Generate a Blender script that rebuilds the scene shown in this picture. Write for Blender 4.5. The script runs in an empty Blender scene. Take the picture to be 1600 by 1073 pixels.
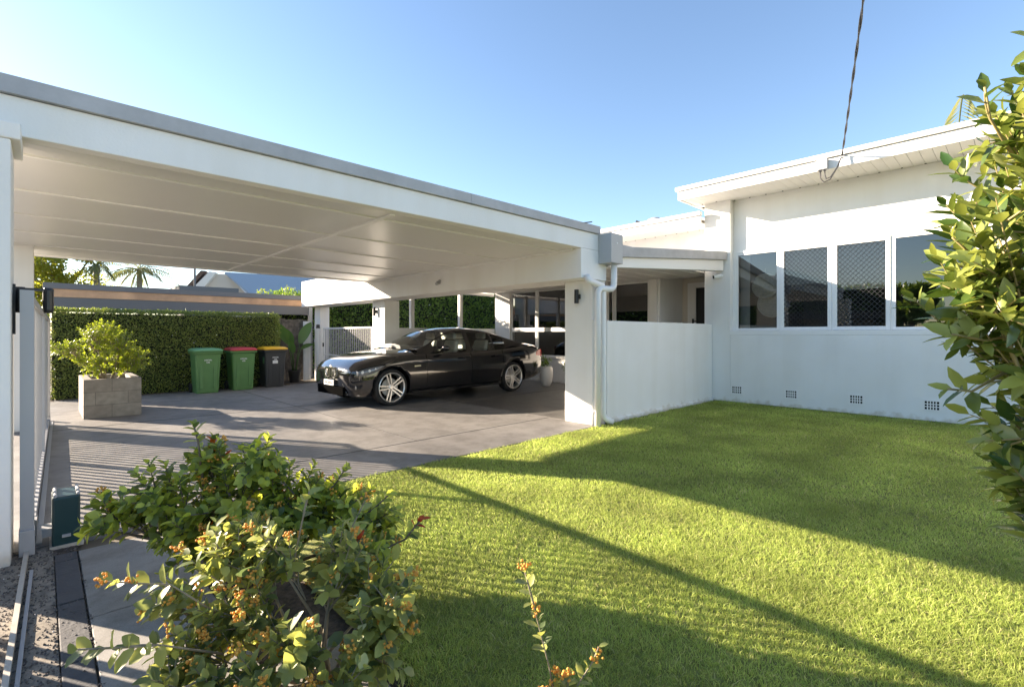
import bpy, bmesh, math, random
import numpy as np
from mathutils import Vector, Matrix
random.seed(7); rng = np.random.default_rng(7)
S = bpy.context.scene
PI = math.pi
# ---------------------------------------------------------------- camera, sky, sun, exposure
cam = bpy.data.cameras.new('camera'); co = bpy.data.objects.new('camera', cam); S.collection.objects.link(co)
co.location = (0, 0, 1.3); co.rotation_euler = (PI/2, 0, math.radians(46.03-90))
cam.sensor_width = 36; cam.lens = 762/1600*36; cam.shift_y = -14.5/1600; cam.clip_start = .05; cam.clip_end = 2000
S.camera = co
KX, KY = .60, .36                      # drop of a sun ray per metre of +X and of -Y
sd = Vector((-1, KX/KY, KX)).normalized()          # direction to the sun
el = math.asin(sd.z)
W = bpy.data.worlds.new('World'); S.world = W; W.use_nodes = True
nt = W.node_tree; sky = nt.nodes.new('ShaderNodeTexSky'); sky.sky_type = 'NISHITA'; sky.sun_disc = False
sky.sun_elevation = el; sky.sun_rotation = math.atan2(sd.x, sd.y)
sky.air_density = 1.0; sky.dust_density = .3; sky.ozone_density = 2.8
nt.links.new(sky.outputs[0], nt.nodes['Background'].inputs[0]); nt.nodes['Background'].inputs[1].default_value = .085
sl = bpy.data.lights.new('sun', 'SUN'); sl.energy = 5.0; sl.angle = math.radians(.4); sl.color = (1, .88, .72)
so = bpy.data.objects.new('sun', sl); S.collection.objects.link(so)
so.rotation_euler = sd.to_track_quat('Z', 'Y').to_euler(); so.location = (-10, 15, 12)
S.view_settings.view_transform = 'Standard'; S.view_settings.look = 'None'; S.view_settings.gamma = 1
S.view_settings.exposure = 2.1
S.view_settings.use_white_balance = True; S.view_settings.white_balance_temperature = 6950; S.view_settings.white_balance_tint = 13
try:
    S.cycles.max_bounces = 10; S.cycles.diffuse_bounces = 5; S.cycles.transparent_max_bounces = 24
    S.cycles.sample_clamp_indirect = 6
except Exception: pass
COL = S.collection

# ---------------------------------------------------------------- materials
def newmat(name):
    m = bpy.data.materials.new(name); m.use_nodes = True
    return m, m.node_tree, m.node_tree.nodes['Principled BSDF']
def mat(name, col, rough=.6, metal=0, var=.0, vscale=3, bump=0, bscale=60, spec=.5, coat=0, col2=None, detail=6):
    m, t, b = newmat(name)
    b.inputs['Base Color'].default_value = (*col, 1); b.inputs['Roughness'].default_value = rough
    b.inputs['Metallic'].default_value = metal; b.inputs['Specular IOR Level'].default_value = spec
    b.inputs['Coat Weight'].default_value = coat; b.inputs['Coat Roughness'].default_value = .04
    if var or col2:
        tc = t.nodes.new('ShaderNodeTexCoord'); n = t.nodes.new('ShaderNodeTexNoise'); n.inputs['Scale'].default_value = vscale; n.inputs['Detail'].default_value = detail
        n.inputs['Roughness'].default_value = .6
        r = t.nodes.new('ShaderNodeValToRGB'); c2 = col2 or tuple(c*(1-var) for c in col)
        r.color_ramp.elements[0].position = .35; r.color_ramp.elements[1].position = .68
        r.color_ramp.elements[0].color = (*c2, 1); r.color_ramp.elements[1].color = (*[min(1, c*(1+var*.4)) for c in col], 1)
        t.links.new(tc.outputs['Object'], n.inputs['Vector']); t.links.new(n.outputs['Fac'], r.inputs['Fac']); t.links.new(r.outputs[0], b.inputs['Base Color'])
    if bump:
        tc = t.nodes.new('ShaderNodeTexCoord'); n = t.nodes.new('ShaderNodeTexNoise'); n.inputs['Scale'].default_value = bscale; n.inputs['Detail'].default_value = 5
        bp = t.nodes.new('ShaderNodeBump'); bp.inputs['Strength'].default_value = bump; bp.inputs['Distance'].default_value = .01
        t.links.new(tc.outputs['Object'], n.inputs['Vector']); t.links.new(n.outputs['Fac'], bp.inputs['Height']); t.links.new(bp.outputs[0], b.inputs['Normal'])
    return m
def leafmat(name, cols, rough=.45, trans=.3, spec=.4, bright=None):
    """leaf paint with a hue of its own for every leaf, light showing through"""
    m, t, b = newmat(name)
    g = t.nodes.new('ShaderNodeNewGeometry'); r = t.nodes.new('ShaderNodeValToRGB'); e = r.color_ramp.elements
    for i, c in enumerate(cols):
        p = i/(len(cols)-1)
        k = e[0] if i == 0 else (e[1] if i == len(cols)-1 else e.new(p)); k.position = p; k.color = (*c, 1)
    # elements sorted by position already
    t.links.new(g.outputs['Random Per Island'], r.inputs['Fac']); t.links.new(r.outputs[0], b.inputs['Base Color'])
    b.inputs['Roughness'].default_value = rough; b.inputs['Specular IOR Level'].default_value = spec
    tr = t.nodes.new('ShaderNodeBsdfTranslucent'); mx = t.nodes.new('ShaderNodeMixShader'); mx.inputs[0].default_value = trans
    hs = t.nodes.new('ShaderNodeHueSaturation'); hs.inputs['Hue'].default_value = .485; hs.inputs['Saturation'].default_value = 1.1; hs.inputs['Value'].default_value = 2.2
    t.links.new(r.outputs[0], hs.inputs['Color']); t.links.new(hs.outputs[0], tr.inputs[0])
    t.links.new(b.outputs[0], mx.inputs[1]); t.links.new(tr.outputs[0], mx.inputs[2]); t.links.new(mx.outputs[0], t.nodes['Material Output'].inputs[0])
    return m
def glassmat(name, tint=(.8, .85, .85), refl=1.0, rough=0.0, ior=1.5):
    m = bpy.data.materials.new(name); m.use_nodes = True; t = m.node_tree; t.nodes.clear()
    o = t.nodes.new('ShaderNodeOutputMaterial'); tr = t.nodes.new('ShaderNodeBsdfTransparent'); tr.inputs[0].default_value = (*tint, 1)
    gl = t.nodes.new('ShaderNodeBsdfGlossy'); gl.inputs['Roughness'].default_value = rough
    fr = t.nodes.new('ShaderNodeFresnel'); fr.inputs[0].default_value = ior; mu = t.nodes.new('ShaderNodeMath'); mu.operation = 'MULTIPLY'; mu.inputs[1].default_value = refl; mu.use_clamp = True
    mx = t.nodes.new('ShaderNodeMixShader'); t.links.new(fr.outputs[0], mu.inputs[0]); t.links.new(mu.outputs[0], mx.inputs[0])
    t.links.new(tr.outputs[0], mx.inputs[1]); t.links.new(gl.outputs[0], mx.inputs[2]); t.links.new(mx.outputs[0], o.inputs[0])
    return m
M = {}
def wallmat():
    m, t, b = newmat('white_render'); b.inputs['Roughness'].default_value = .8; b.inputs['Specular IOR Level'].default_value = .3
    tc = t.nodes.new('ShaderNodeNewGeometry')
    def noise(sc, det, scale3=(1, 1, 1)):
        mp = t.nodes.new('ShaderNodeMapping'); mp.inputs['Scale'].default_value = scale3; n = t.nodes.new('ShaderNodeTexNoise'); n.inputs['Scale'].default_value = sc; n.inputs['Detail'].default_value = det
        t.links.new(tc.outputs['Position'], mp.inputs[0]); t.links.new(mp.outputs[0], n.inputs['Vector']); return n
    def ramp(src, p0, c0, p1, c1):
        r_ = t.nodes.new('ShaderNodeValToRGB'); e = r_.color_ramp.elements; e[0].position = p0; e[0].color = (*c0, 1); e[1].position = p1; e[1].color = (*c1, 1); t.links.new(src, r_.inputs[0]); return r_
    def mul(a, b_, f=1):
        x = t.nodes.new('ShaderNodeMixRGB'); x.blend_type = 'MULTIPLY'; x.inputs[0].default_value = f; t.links.new(a, x.inputs[1]); t.links.new(b_, x.inputs[2]); return x
    base = ramp(noise(1.3, 6).outputs['Fac'], .3, (.79, .78, .755), .7, (.84, .835, .82))
    streak = ramp(noise(3.5, 5, (1, 1, .07)).outputs['Fac'], .33, (.968, .96, .945), .55, (1, 1, 1))
    sp = t.nodes.new('ShaderNodeSeparateXYZ'); t.links.new(tc.outputs['Position'], sp.inputs[0]); ad = t.nodes.new('ShaderNodeMath'); ad.operation = 'MULTIPLY_ADD'; ad.inputs[1].default_value = .28; 
    t.links.new(noise(9, 6).outputs['Fac'], ad.inputs[0]); sb = t.nodes.new('ShaderNodeMath'); sb.operation = 'SUBTRACT'; t.links.new(sp.outputs[2], ad.inputs[2]); t.links.new(ad.outputs[0], sb.inputs[0]); sb.inputs[1].default_value = .10
    splash = ramp(sb.outputs[0], .04, (.80, .76, .69), .11, (1, 1, 1))
    o = mul(mul(base.outputs[0], streak.outputs[0]).outputs[0], splash.outputs[0]); t.links.new(o.outputs[0], b.inputs['Base Color'])
    bp = t.nodes.new('ShaderNodeBump'); bp.inputs['Strength'].default_value = .35; bp.inputs['Distance'].default_value = .006; t.links.new(noise(60, 4).outputs['Fac'], bp.inputs['Height']); t.links.new(bp.outputs[0], b.inputs['Normal'])
    return m
M['white'] = wallmat()
M['trim'] = mat('white_trim', (.82, .81, .79), .45)
M['soffit'] = mat('soffit_board', (.74, .72, .68), .5)
M['ceiling'] = mat('ceiling_panel', (.73, .715, .69), .32, var=.03, vscale=.8)
M['greycap'] = mat('grey_gutter_steel', (.42, .42, .43), .5, var=.15, vscale=4)
M['boxgrey'] = mat('grey_rainwater_box', (.42, .43, .44), .5)
M['lightgrey'] = mat('light_grey_metal', (.36, .365, .38), .45)
M['darkmetal'] = mat('black_metal', (.02, .02, .022), .45)
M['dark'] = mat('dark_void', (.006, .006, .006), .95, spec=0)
M['black'] = mat('black_plastic', (.015, .015, .016), .4)
M['pvc'] = mat('white_pipe', (.78, .78, .78), .35)
M['glass'] = glassmat('window_glass', (.60, .63, .65), 3.6)
M['carglass'] = glassmat('car_glass', (.88, .95, .92), 1.6)
M['timber'] = mat('timber_fascia', (.64, .37, .21), .6, var=.3, vscale=2)
M['darkfascia'] = mat('charcoal_fascia', (.14, .14, .145), .6)
M['paling'] = mat('weathered_palings', (.17, .145, .12), .85, var=.5, vscale=9, bump=.5, bscale=30)
M['block'] = None
M['greenplastic'] = mat('green_plastic', (.10, .23, .075), .42, var=.08, vscale=5)
M['greenlid'] = mat('green_lid_plastic', (.13, .32, .15), .42)
M['redlid'] = mat('red_lid_plastic', (.50, .05, .06), .42)
M['yellowlid'] = mat('yellow_lid_plastic', (.75, .42, .02), .42)
M['darkbin'] = mat('charcoal_plastic', (.045, .047, .05), .42)
M['sticker'] = mat('white_sticker', (.75, .77, .78), .5)
M['paint'] = mat('black_car_paint', (.006, .006, .008), .10, coat=1.0, spec=.6)
M['chrome'] = mat('chrome', (.75, .75, .74), .15, 1)
M['alloy'] = mat('alloy_rim', (.78, .77, .75), .35, .85)
M['tyre'] = mat('tyre_rubber', (.018, .018, .018), .8)
M['seat'] = mat('pale_car_leather', (.75, .70, .62), .6)
M['lamp'] = mat('headlamp_glass', (.20, .21, .225), .06, .3)
M['tail'] = mat('tail_lamp_red', (.45, .01, .01), .15)
M['amber'] = mat('amber_marker', (.7, .62, .4), .2)
M['bark'] = mat('shrub_bark', (.19, .15, .11), .85, var=.4, vscale=20)
M['paletwig'] = mat('pale_twig', (.30, .25, .18), .8, var=.3, vscale=20)
M['greentwig'] = mat('green_twig', (.30, .24, .10), .6)
M['ceramic'] = mat('white_ceramic', (.72, .70, .66), .3)
M['soil'] = mat('mulched_soil', (.10, .075, .055), .95, var=.6, vscale=25, bump=1, bscale=40)
M['teal'] = mat('dark_green_motor_cover', (.012, .045, .05), .35)
M['rail'] = mat('galvanised_rail', (.50, .46, .40), .5, var=.2, vscale=8)
M['potblack'] = mat('black_pot', (.012, .012, .012), .5)
M['wicker'] = mat('pale_wicker', (.72, .64, .50), .8, var=.2, vscale=30)
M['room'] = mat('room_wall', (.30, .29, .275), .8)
M['curtain'] = mat('curtain_cloth', (.72, .69, .63), .9)
M['cream'] = mat('cream_wall', (.62, .57, .50), .8)
M['blueroof'] = mat('blue_grey_roof_steel', (.34, .39, .45), .6)
M['brownroof'] = mat('brown_roof_tiles', (.16, .10, .075), .8, var=.3, vscale=6)
M['brownwall'] = mat('tan_brick', (.30, .22, .16), .9, var=.3, vscale=8)
M['asphalt'] = mat('asphalt', (.06, .06, .062), .9, var=.2, vscale=2, bump=.4, bscale=200)
M['flower'] = leafmat('orange_buds', [(.72, .42, .07), (.80, .58, .12), (.82, .68, .2), (.66, .34, .07)], .6, .15)
M['redleaf'] = leafmat('red_new_leaf', [(.35, .03, .02), (.5, .08, .03), (.45, .15, .03)], .4, .35)
M['hedge'] = leafmat('hedge_leaf', [(.07, .12, .025), (.11, .18, .04), (.16, .24, .05), (.26, .30, .08)], .4, .25)
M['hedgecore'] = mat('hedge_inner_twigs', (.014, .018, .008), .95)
M['hedge2'] = leafmat('rear_hedge_leaf', [(.06, .12, .02), (.12, .22, .035), (.20, .30, .06)], .4, .3)
M['yellowbush'] = leafmat('yellow_green_leaf', [(.24, .30, .04), (.34, .38, .06), (.42, .40, .09), (.18, .24, .04)], .45, .35)
M['roundleaf'] = leafmat('round_shrub_leaf', [(.06, .10, .03), (.10, .15, .04), (.20, .27, .045), (.44, .50, .09)], .34, .40, .5)
M['greyleaf'] = leafmat('grey_green_shrub_leaf', [(.08, .12, .05), (.13, .18, .07), (.24, .29, .08), (.42, .44, .12)], .4, .32, .5)
M['glossleaf'] = leafmat('glossy_pointed_leaf', [(.03, .075, .015), (.05, .115, .018), (.085, .17, .025), (.19, .30, .05), (.33, .36, .09)], .27, .26, .5)
M['palm'] = leafmat('palm_leaf', [(.10, .13, .05), (.15, .18, .07), (.22, .22, .09)], .5, .25)
M['goldtree'] = leafmat('golden_tree_leaf', [(.20, .20, .03), (.32, .28, .04), (.42, .28, .06), (.20, .24, .04)], .5, .55)
M['bop'] = leafmat('broad_blade_leaf', [(.06, .13, .035), (.09, .18, .05)], .35, .3)

def grassmat():
    m, t, b = newmat('grass_blades')
    g = t.nodes.new('ShaderNodeNewGeometry'); r = t.nodes.new('ShaderNodeValToRGB'); e = r.color_ramp.elements
    e[0].color = (.225, .285, .07, 1); e[1].color = (.50, .50, .19, 1); k = e.new(.6); k.color = (.34, .405, .095, 1); k = e.new(.93); k.color = (.44, .48, .14, 1); e[-1].position = 1; e[-1].color = (.56, .49, .26, 1)
    tc = t.nodes.new('ShaderNodeTexCoord'); n = t.nodes.new('ShaderNodeTexNoise'); n.inputs['Scale'].default_value = 1.7; n.inputs['Detail'].default_value = 5
    hs = t.nodes.new('ShaderNodeHueSaturation'); mr = t.nodes.new('ShaderNodeMapRange'); mr.inputs[1].default_value = .3; mr.inputs[2].default_value = .7; mr.inputs[3].default_value = .7; mr.inputs[4].default_value = 1.25
    t.links.new(tc.outputs['Object'], n.inputs['Vector']); t.links.new(n.outputs['Fac'], mr.inputs[0]); t.links.new(mr.outputs[0], hs.inputs['Value'])
    t.links.new(g.outputs['Random Per Island'], r.inputs['Fac']); t.links.new(r.outputs[0], hs.inputs['Color'])
    t.links.new(hs.outputs[0], b.inputs['Base Color']); b.inputs['Roughness'].default_value = .55; b.inputs['Specular IOR Level'].default_value = .25
    tr = t.nodes.new('ShaderNodeBsdfTranslucent'); mx = t.nodes.new('ShaderNodeMixShader'); mx.inputs[0].default_value = .45
    h2 = t.nodes.new('ShaderNodeHueSaturation'); h2.inputs['Value'].default_value = 1.9
    t.links.new(hs.outputs[0], h2.inputs['Color']); t.links.new(h2.outputs[0], tr.inputs[0])
    t.links.new(b.outputs[0], mx.inputs[1]); t.links.new(tr.outputs[0], mx.inputs[2]); t.links.new(mx.outputs[0], t.nodes['Material Output'].inputs[0])
    return m
M['grass'] = grassmat()

def concrete(name, c1, c2, c3, rough=.75, sc=1.0, rough2=None):
    """slab with broad stains, trowel streaks and fine grain"""
    m, t, b = newmat(name)
    tc = t.nodes.new('ShaderNodeTexCoord'); mp = t.nodes.new('ShaderNodeMapping'); mp.inputs['Scale'].default_value = (1, .45, 1); mp.inputs['Rotation'].default_value = (0, 0, .5)
    n = t.nodes.new('ShaderNodeTexNoise'); n.inputs['Scale'].default_value = 1.1*sc; n.inputs['Detail'].default_value = 9; n.inputs['Roughness'].default_value = .62; n.inputs['Distortion'].default_value = .6
    r = t.nodes.new('ShaderNodeValToRGB'); e = r.color_ramp.elements; e[0].position = .3; e[0].color = (*c1, 1); e[1].position = .72; e[1].color = (*c3, 1); k = e.new(.5); k.color = (*c2, 1)
    n2 = t.nodes.new('ShaderNodeTexNoise'); n2.inputs['Scale'].default_value = 180; n2.inputs['Detail'].default_value = 3
    mx = t.nodes.new('ShaderNodeMixRGB'); mx.blend_type = 'OVERLAY'; mx.inputs[0].default_value = .35
    t.links.new(tc.outputs['Object'], mp.inputs[0]); t.links.new(mp.outputs[0], n.inputs['Vector']); t.links.new(tc.outputs['Object'], n2.inputs['Vector'])
    t.links.new(n.outputs['Fac'], r.inputs[0]); t.links.new(r.outputs[0], mx.inputs[1]); t.links.new(n2.outputs['Fac'], mx.inputs[2]); t.links.new(mx.outputs[0], b.inputs['Base Color'])
    n3 = t.nodes.new('ShaderNodeTexNoise'); n3.inputs['Scale'].default_value = 3.3*sc; n3.inputs['Detail'].default_value = 10; n3.inputs['Roughness'].default_value = .72
    r3 = t.nodes.new('ShaderNodeValToRGB'); r3.color_ramp.elements[0].position = .40; r3.color_ramp.elements[0].color = (.62, .61, .60, 1); r3.color_ramp.elements[1].position = .55; r3.color_ramp.elements[1].color = (1, 1, 1, 1)
    m3 = t.nodes.new('ShaderNodeMixRGB'); m3.blend_type = 'MULTIPLY'; m3.inputs[0].default_value = .7
    t.links.new(tc.outputs['Object'], n3.inputs['Vector']); t.links.new(n3.outputs['Fac'], r3.inputs[0]); t.links.new(mx.outputs[0], m3.inputs[1]); t.links.new(r3.outputs[0], m3.inputs[2]); t.links.new(m3.outputs[0], b.inputs['Base Color'])
    mr = t.nodes.new('ShaderNodeMapRange'); mr.inputs[3].default_value = rough-.12; mr.inputs[4].default_value = rough+.08
    t.links.new(n.outputs['Fac'], mr.inputs[0]); t.links.new(mr.outputs[0], b.inputs['Roughness'])
    bp = t.nodes.new('ShaderNodeBump'); bp.inputs['Strength'].default_value = .25; bp.inputs['Distance'].default_value = .004
    t.links.new(n2.outputs['Fac'], bp.inputs['Height']); t.links.new(bp.outputs[0], b.inputs['Normal'])
    return m
M['drive'] = concrete('driveway_concrete', (.16, .152, .145), (.215, .203, .193), (.27, .255, .238), .62)
M['bay'] = concrete('polished_bay_concrete', (.12, .115, .11), (.15, .142, .135), (.18, .17, .155), .36)
M['path'] = concrete('path_concrete', (.24, .225, .205), (.30, .285, .26), (.35, .33, .30), .8)
M['rough'] = concrete('exposed_aggregate', (.15, .13, .11), (.25, .22, .18), (.36, .31, .25), .9, 7)
M['paver'] = mat('slate_paver', (.085, .085, .09), .8, var=.2, vscale=8, bump=.3, bscale=60)
def blockmat():
    m, t, b = newmat('concrete_blockwork')
    tc = t.nodes.new('ShaderNodeTexCoord'); sp = t.nodes.new('ShaderNodeSeparateXYZ'); cb = t.nodes.new('ShaderNodeCombineXYZ'); ad = t.nodes.new('ShaderNodeMath')
    t.links.new(tc.outputs['Object'], sp.inputs[0]); t.links.new(sp.outputs[0], ad.inputs[0]); t.links.new(sp.outputs[1], ad.inputs[1]); t.links.new(ad.outputs[0], cb.inputs[0]); t.links.new(sp.outputs[2], cb.inputs[1])
    br = t.nodes.new('ShaderNodeTexBrick'); br.inputs['Scale'].default_value = 1; br.inputs['Brick Width'].default_value = .40; br.inputs['Row Height'].default_value = .2
    br.inputs['Mortar Size'].default_value = .005; br.inputs['Color1'].default_value = (.27, .24, .205, 1); br.inputs['Color2'].default_value = (.33, .30, .255, 1); br.inputs['Mortar'].default_value = (.20, .18, .155, 1)
    t.links.new(cb.outputs[0], br.inputs['Vector']); n = t.nodes.new('ShaderNodeTexNoise'); n.inputs['Scale'].default_value = 12; n.inputs['Detail'].default_value = 8
    mx = t.nodes.new('ShaderNodeMixRGB'); mx.blend_type = 'OVERLAY'; mx.inputs[0].default_value = .4
    t.links.new(tc.outputs['Object'], n.inputs['Vector']); t.links.new(br.outputs[0], mx.inputs[1]); t.links.new(n.outputs['Fac'], mx.inputs[2]); t.links.new(mx.outputs[0], b.inputs['Base Color'])
    b.inputs['Roughness'].default_value = .9
    bp = t.nodes.new('ShaderNodeBump'); bp.inputs['Strength'].default_value = .4; bp.inputs['Distance'].default_value = .005; t.links.new(n.outputs['Fac'], bp.inputs['Height']); t.links.new(bp.outputs[0], b.inputs['Normal'])
    return m
M['block'] = blockmat()

# ---------------------------------------------------------------- helpers
def tag(o, label=None, cat=None, group=None, kind=None):
    if label: o['label'] = label
    if cat: o['category'] = cat
    if group: o['group'] = group
    if kind: o['kind'] = kind
    return o
def thing(name, loc, label, cat, group=None, rz=0):
    o = bpy.data.objects.new(name, None); COL.objects.link(o); o.location = loc; o.rotation_euler = (0, 0, rz); o.empty_display_size = .2
    return tag(o, label, cat, group)
def origin(o):
    v = Vector((0, 0, 0))
    while o: v += o.location; o = o.parent
    return v
class MB:
    def __init__(s): s.v = []; s.f = []; s.mi = []
    def add(s, vs, fs, mi=0):
        b = len(s.v); s.v += [tuple(v) for v in vs]; s.f += [tuple(b+i for i in f) for f in fs]; s.mi += [mi]*len(fs); return s
    def box(s, x0, x1, y0, y1, z0, z1, mi=0):
        vs = [(x, y, z) for z in (z0, z1) for y in (y0, y1) for x in (x0, x1)]
        return s.add(vs, [(0, 2, 3, 1), (4, 5, 7, 6), (0, 1, 5, 4), (2, 6, 7, 3), (0, 4, 6, 2), (1, 3, 7, 5)], mi)
    def bar(s, a, b, w, h, mi=0, up=(0, 0, 1)):
        a, b = Vector(a), Vector(b); d = (b-a).normalized(); u = Vector(up)
        if abs(d.dot(u)) > .98: u = Vector((1, 0, 0))
        r = d.cross(u).normalized()*w/2; u = r.cross(d).normalized()*h/2
        vs = [p+r*i+u*j for p in (a, b) for j in (-1, 1) for i in (-1, 1)]
        return s.add(vs, [(0, 2, 3, 1), (4, 5, 7, 6), (0, 1, 5, 4), (2, 6, 7, 3), (0, 4, 6, 2), (1, 3, 7, 5)], mi)
    def prism(s, poly, axis, a0, a1, mi=0):
        """poly of 2D points extruded along axis 0,1,2"""
        def mk(p, a):
            q = list(p); q.insert(axis, a); return q
        n = len(poly); vs = [mk(p, a0) for p in poly]+[mk(p, a1) for p in poly]
        return s.add(vs, [tuple(range(n))[::-1], tuple(range(n, 2*n))]+[(i, (i+1) % n, n+(i+1) % n, n+i) for i in range(n)], mi)
    def tube(s, pts, r, n=8, mi=0, caps=True):
        pts = [Vector(p) for p in pts]; rs = r if hasattr(r, '__len__') else [r]*len(pts); vs = []; pv = None
        for i, p in enumerate(pts):
            d = (pts[min(i+1, len(pts)-1)]-pts[max(i-1, 0)]).normalized()
            if pv is None:
                u = d.orthogonal().normalized()
            else:
                u = (pv-d*pv.dot(d)).normalized()
            pv = u; w = d.cross(u)
            vs += [p+(u*math.cos(2*PI*k/n)+w*math.sin(2*PI*k/n))*rs[i] for k in range(n)]
        fs = [(i*n+k, i*n+(k+1) % n, (i+1)*n+(k+1) % n, (i+1)*n+k) for i in range(len(pts)-1) for k in range(n)]
        if caps: fs += [tuple(range(n))[::-1], tuple(range((len(pts)-1)*n, len(pts)*n))]
        return s.add(vs, fs, mi)
    def lathe(s, prof, c, axis=2, n=32, mi=0, closed=False):
        vs = []
        for r, h in prof:
            for k in range(n):
                a = 2*PI*k/n; q = [r*math.cos(a), r*math.sin(a)]; q.insert(axis, h); vs.append((c[0]+q[0], c[1]+q[1], c[2]+q[2]))
        m = len(prof); rg = m if closed else m-1
        fs = [(i*n+k, i*n+(k+1) % n, ((i+1) % m)*n+(k+1) % n, ((i+1) % m)*n+k) for i in range(rg) for k in range(n)]
        return s.add(vs, fs, mi)
    def ball(s, c, r, n=10, m=6, sc=(1, 1, 1), mi=0):
        vs = [(c[0], c[1], c[2]-r*sc[2])]
        for i in range(1, m):
            t = PI*i/m-PI/2
            vs += [(c[0]+r*sc[0]*math.cos(t)*math.cos(2*PI*k/n), c[1]+r*sc[1]*math.cos(t)*math.sin(2*PI*k/n), c[2]+r*sc[2]*math.sin(t)) for k in range(n)]
        vs.append((c[0], c[1], c[2]+r*sc[2])); L = len(vs)-1
        fs = [(0, 1+(k+1) % n, 1+k) for k in range(n)]+[(1+i*n+k, 1+i*n+(k+1) % n, 1+(i+1)*n+(k+1) % n, 1+(i+1)*n+k) for i in range(m-2) for k in range(n)]
        fs += [(L, 1+(m-2)*n+k, 1+(m-2)*n+(k+1) % n) for k in range(n)]
        return s.add(vs, fs, mi)
    def build(s, name, mats, parent=None, smooth=False, bevel=0, local=False, fixn=False):
        me = bpy.data.meshes.new(name); o = bpy.data.objects.new(name, me)
        off = Vector((0, 0, 0)) if (local or not parent) else origin(parent)
        me.from_pydata([(x-off.x, y-off.y, z-off.z) for x, y, z in s.v], [], s.f)
        for m in (mats if isinstance(mats, (list, tuple)) else [mats]): me.materials.append(m)
        me.polygons.foreach_set('material_index', s.mi)
        if fixn:
            bm = bmesh.new(); bm.from_mesh(me); bmesh.ops.recalc_face_normals(bm, faces=bm.faces); bm.to_mesh(me); bm.free()
        if smooth: me.polygons.foreach_set('use_smooth', [True]*len(me.polygons))
        COL.objects.link(o)
        if parent: o.parent = parent
        if bevel:
            b = o.modifiers.new('bevel', 'BEVEL'); b.width = bevel; b.segments = 2; b.limit_method = 'ANGLE'
        return o
def at_base(o, loc):
    """move a top-level mesh's origin to loc without moving its surface"""
    o.data.transform(Matrix.Translation(-Vector(loc))); o.location = loc; return o
def npmesh(name, V, F, material, parent=None, smooth=False):
    """V (N,3); F list of int arrays (n,k) of same k"""
    me = bpy.data.meshes.new(name); off = np.array(origin(parent)) if parent else np.zeros(3)
    V = V-off; me.vertices.add(len(V)); me.vertices.foreach_set('co', V.astype(np.float32).ravel())
    tot = sum(f.size for f in F); npoly = sum(len(f) for f in F); me.loops.add(tot); me.polygons.add(npoly)
    me.loops.foreach_set('vertex_index', np.concatenate([f.ravel() for f in F]).astype(np.int32))
    st = []; c = 0
    for f in F:
        st.append(c+np.arange(len(f))*f.shape[1]); c += f.size
    me.polygons.foreach_set('loop_start', np.concatenate(st).astype(np.int32))
    if smooth: me.polygons.foreach_set('use_smooth', np.ones(npoly, dtype=bool))
    me.update(calc_edges=True); me.validate(); me.materials.append(material)
    o = bpy.data.objects.new(name, me); COL.objects.link(o)
    if parent: o.parent = parent
    return o
def nrm(a): return a/np.maximum(np.linalg.norm(a, axis=-1, keepdims=True), 1e-9)
def leaf_geo(pos, ax, nv, L, Wd, fold=.25, curl=.25, simple=False, wide=.5):
    pos = np.asarray(pos, float); ax = nrm(np.asarray(ax, float)); nv = np.asarray(nv, float); N = len(pos)
    sd_ = nrm(np.cross(ax, nv)); nv = nrm(np.cross(sd_, ax)); L = np.broadcast_to(np.asarray(L, float), (N,)); Wd = np.broadcast_to(np.asarray(Wd, float), (N,))
    def pt(t, w):
        return pos+ax*(L*t)[:, None]+sd_*(Wd*w*.5)[:, None]+nv*((abs(w)*fold*Wd*.5)-curl*L*t*t)[:, None]
    if simple:
        V = np.stack([pt(0, 0), pt(.5, 1), pt(1, 0), pt(.5, -1)], 1).reshape(-1, 3); b = np.arange(N)[:, None]*4
        return V, [b+np.array([[0, 1, 2]]), b+np.array([[0, 2, 3]])]
    t1, t2 = (.3, .68)
    w1 = .86 if wide >= .5 else .93; w2 = .92 if wide >= .5 else .80
    V = np.stack([pt(0, 0), pt(t1, 0), pt(t2, 0), pt(1, 0), pt(t1, w1), pt(t2, w2), pt(t1, -w1), pt(t2, -w2), pt(.92, .36 if wide >= .5 else .26), pt(.92, -.36 if wide >= .5 else -.26)], 1).reshape(-1, 3)
    b = np.arange(N)[:, None]*10
    F3 = np.concatenate([b+np.array([[0, 4, 1]]), b+np.array([[0, 1, 6]]), b+np.array([[8, 3, 2]]), b+np.array([[3, 9, 2]]), b+np.array([[2, 5, 8]]), b+np.array([[7, 2, 9]])])
    F4 = np.concatenate([b+np.array([[4, 5, 2, 1]]), b+np.array([[1, 2, 7, 6]])])
    return V, [F3, F4]

# ---------------------------------------------------------------- the setting
def sheet(name, x0, x1, y0, y1, z, m, label=None):
    o = MB().add([(x0, y0, z), (x1, y0, z), (x1, y1, z), (x0, y1, z)], [(0, 1, 2, 3)]).build(name, m)
    return tag(o, kind='structure')
M['earth'] = mat('dry_earth', (.16, .13, .09), .95, var=.3, vscale=1.5, bump=.5, bscale=20)
sheet('ground', -900, 900, -900, 900, -.03, M['earth'])
sheet('street', -16, -5.2, -80, 80, -.02, M['asphalt'])
sheet('footpath', -5.2, -.42, -40, 40, -.012, M['path'])
tag(MB().box(-.42, .05, -6, 4.3, -.10, -.004).build('verge', M['rough']), kind='structure')
dr = MB().box(-.44, 5.72, 4.15, 13.1, -.1, 0)
tag(dr.build('driveway', M['drive']), kind='structure')
tag(MB().box(5.72, 9.9, 4.30, 11.0, -.1, .003).build('carport_floor', M['bay']), kind='structure')
tag(MB().box(5.72, 12.9, 11.0, 14.0, -.1, -.004).build('side_path', M['path']), kind='structure')
j = MB()
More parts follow.
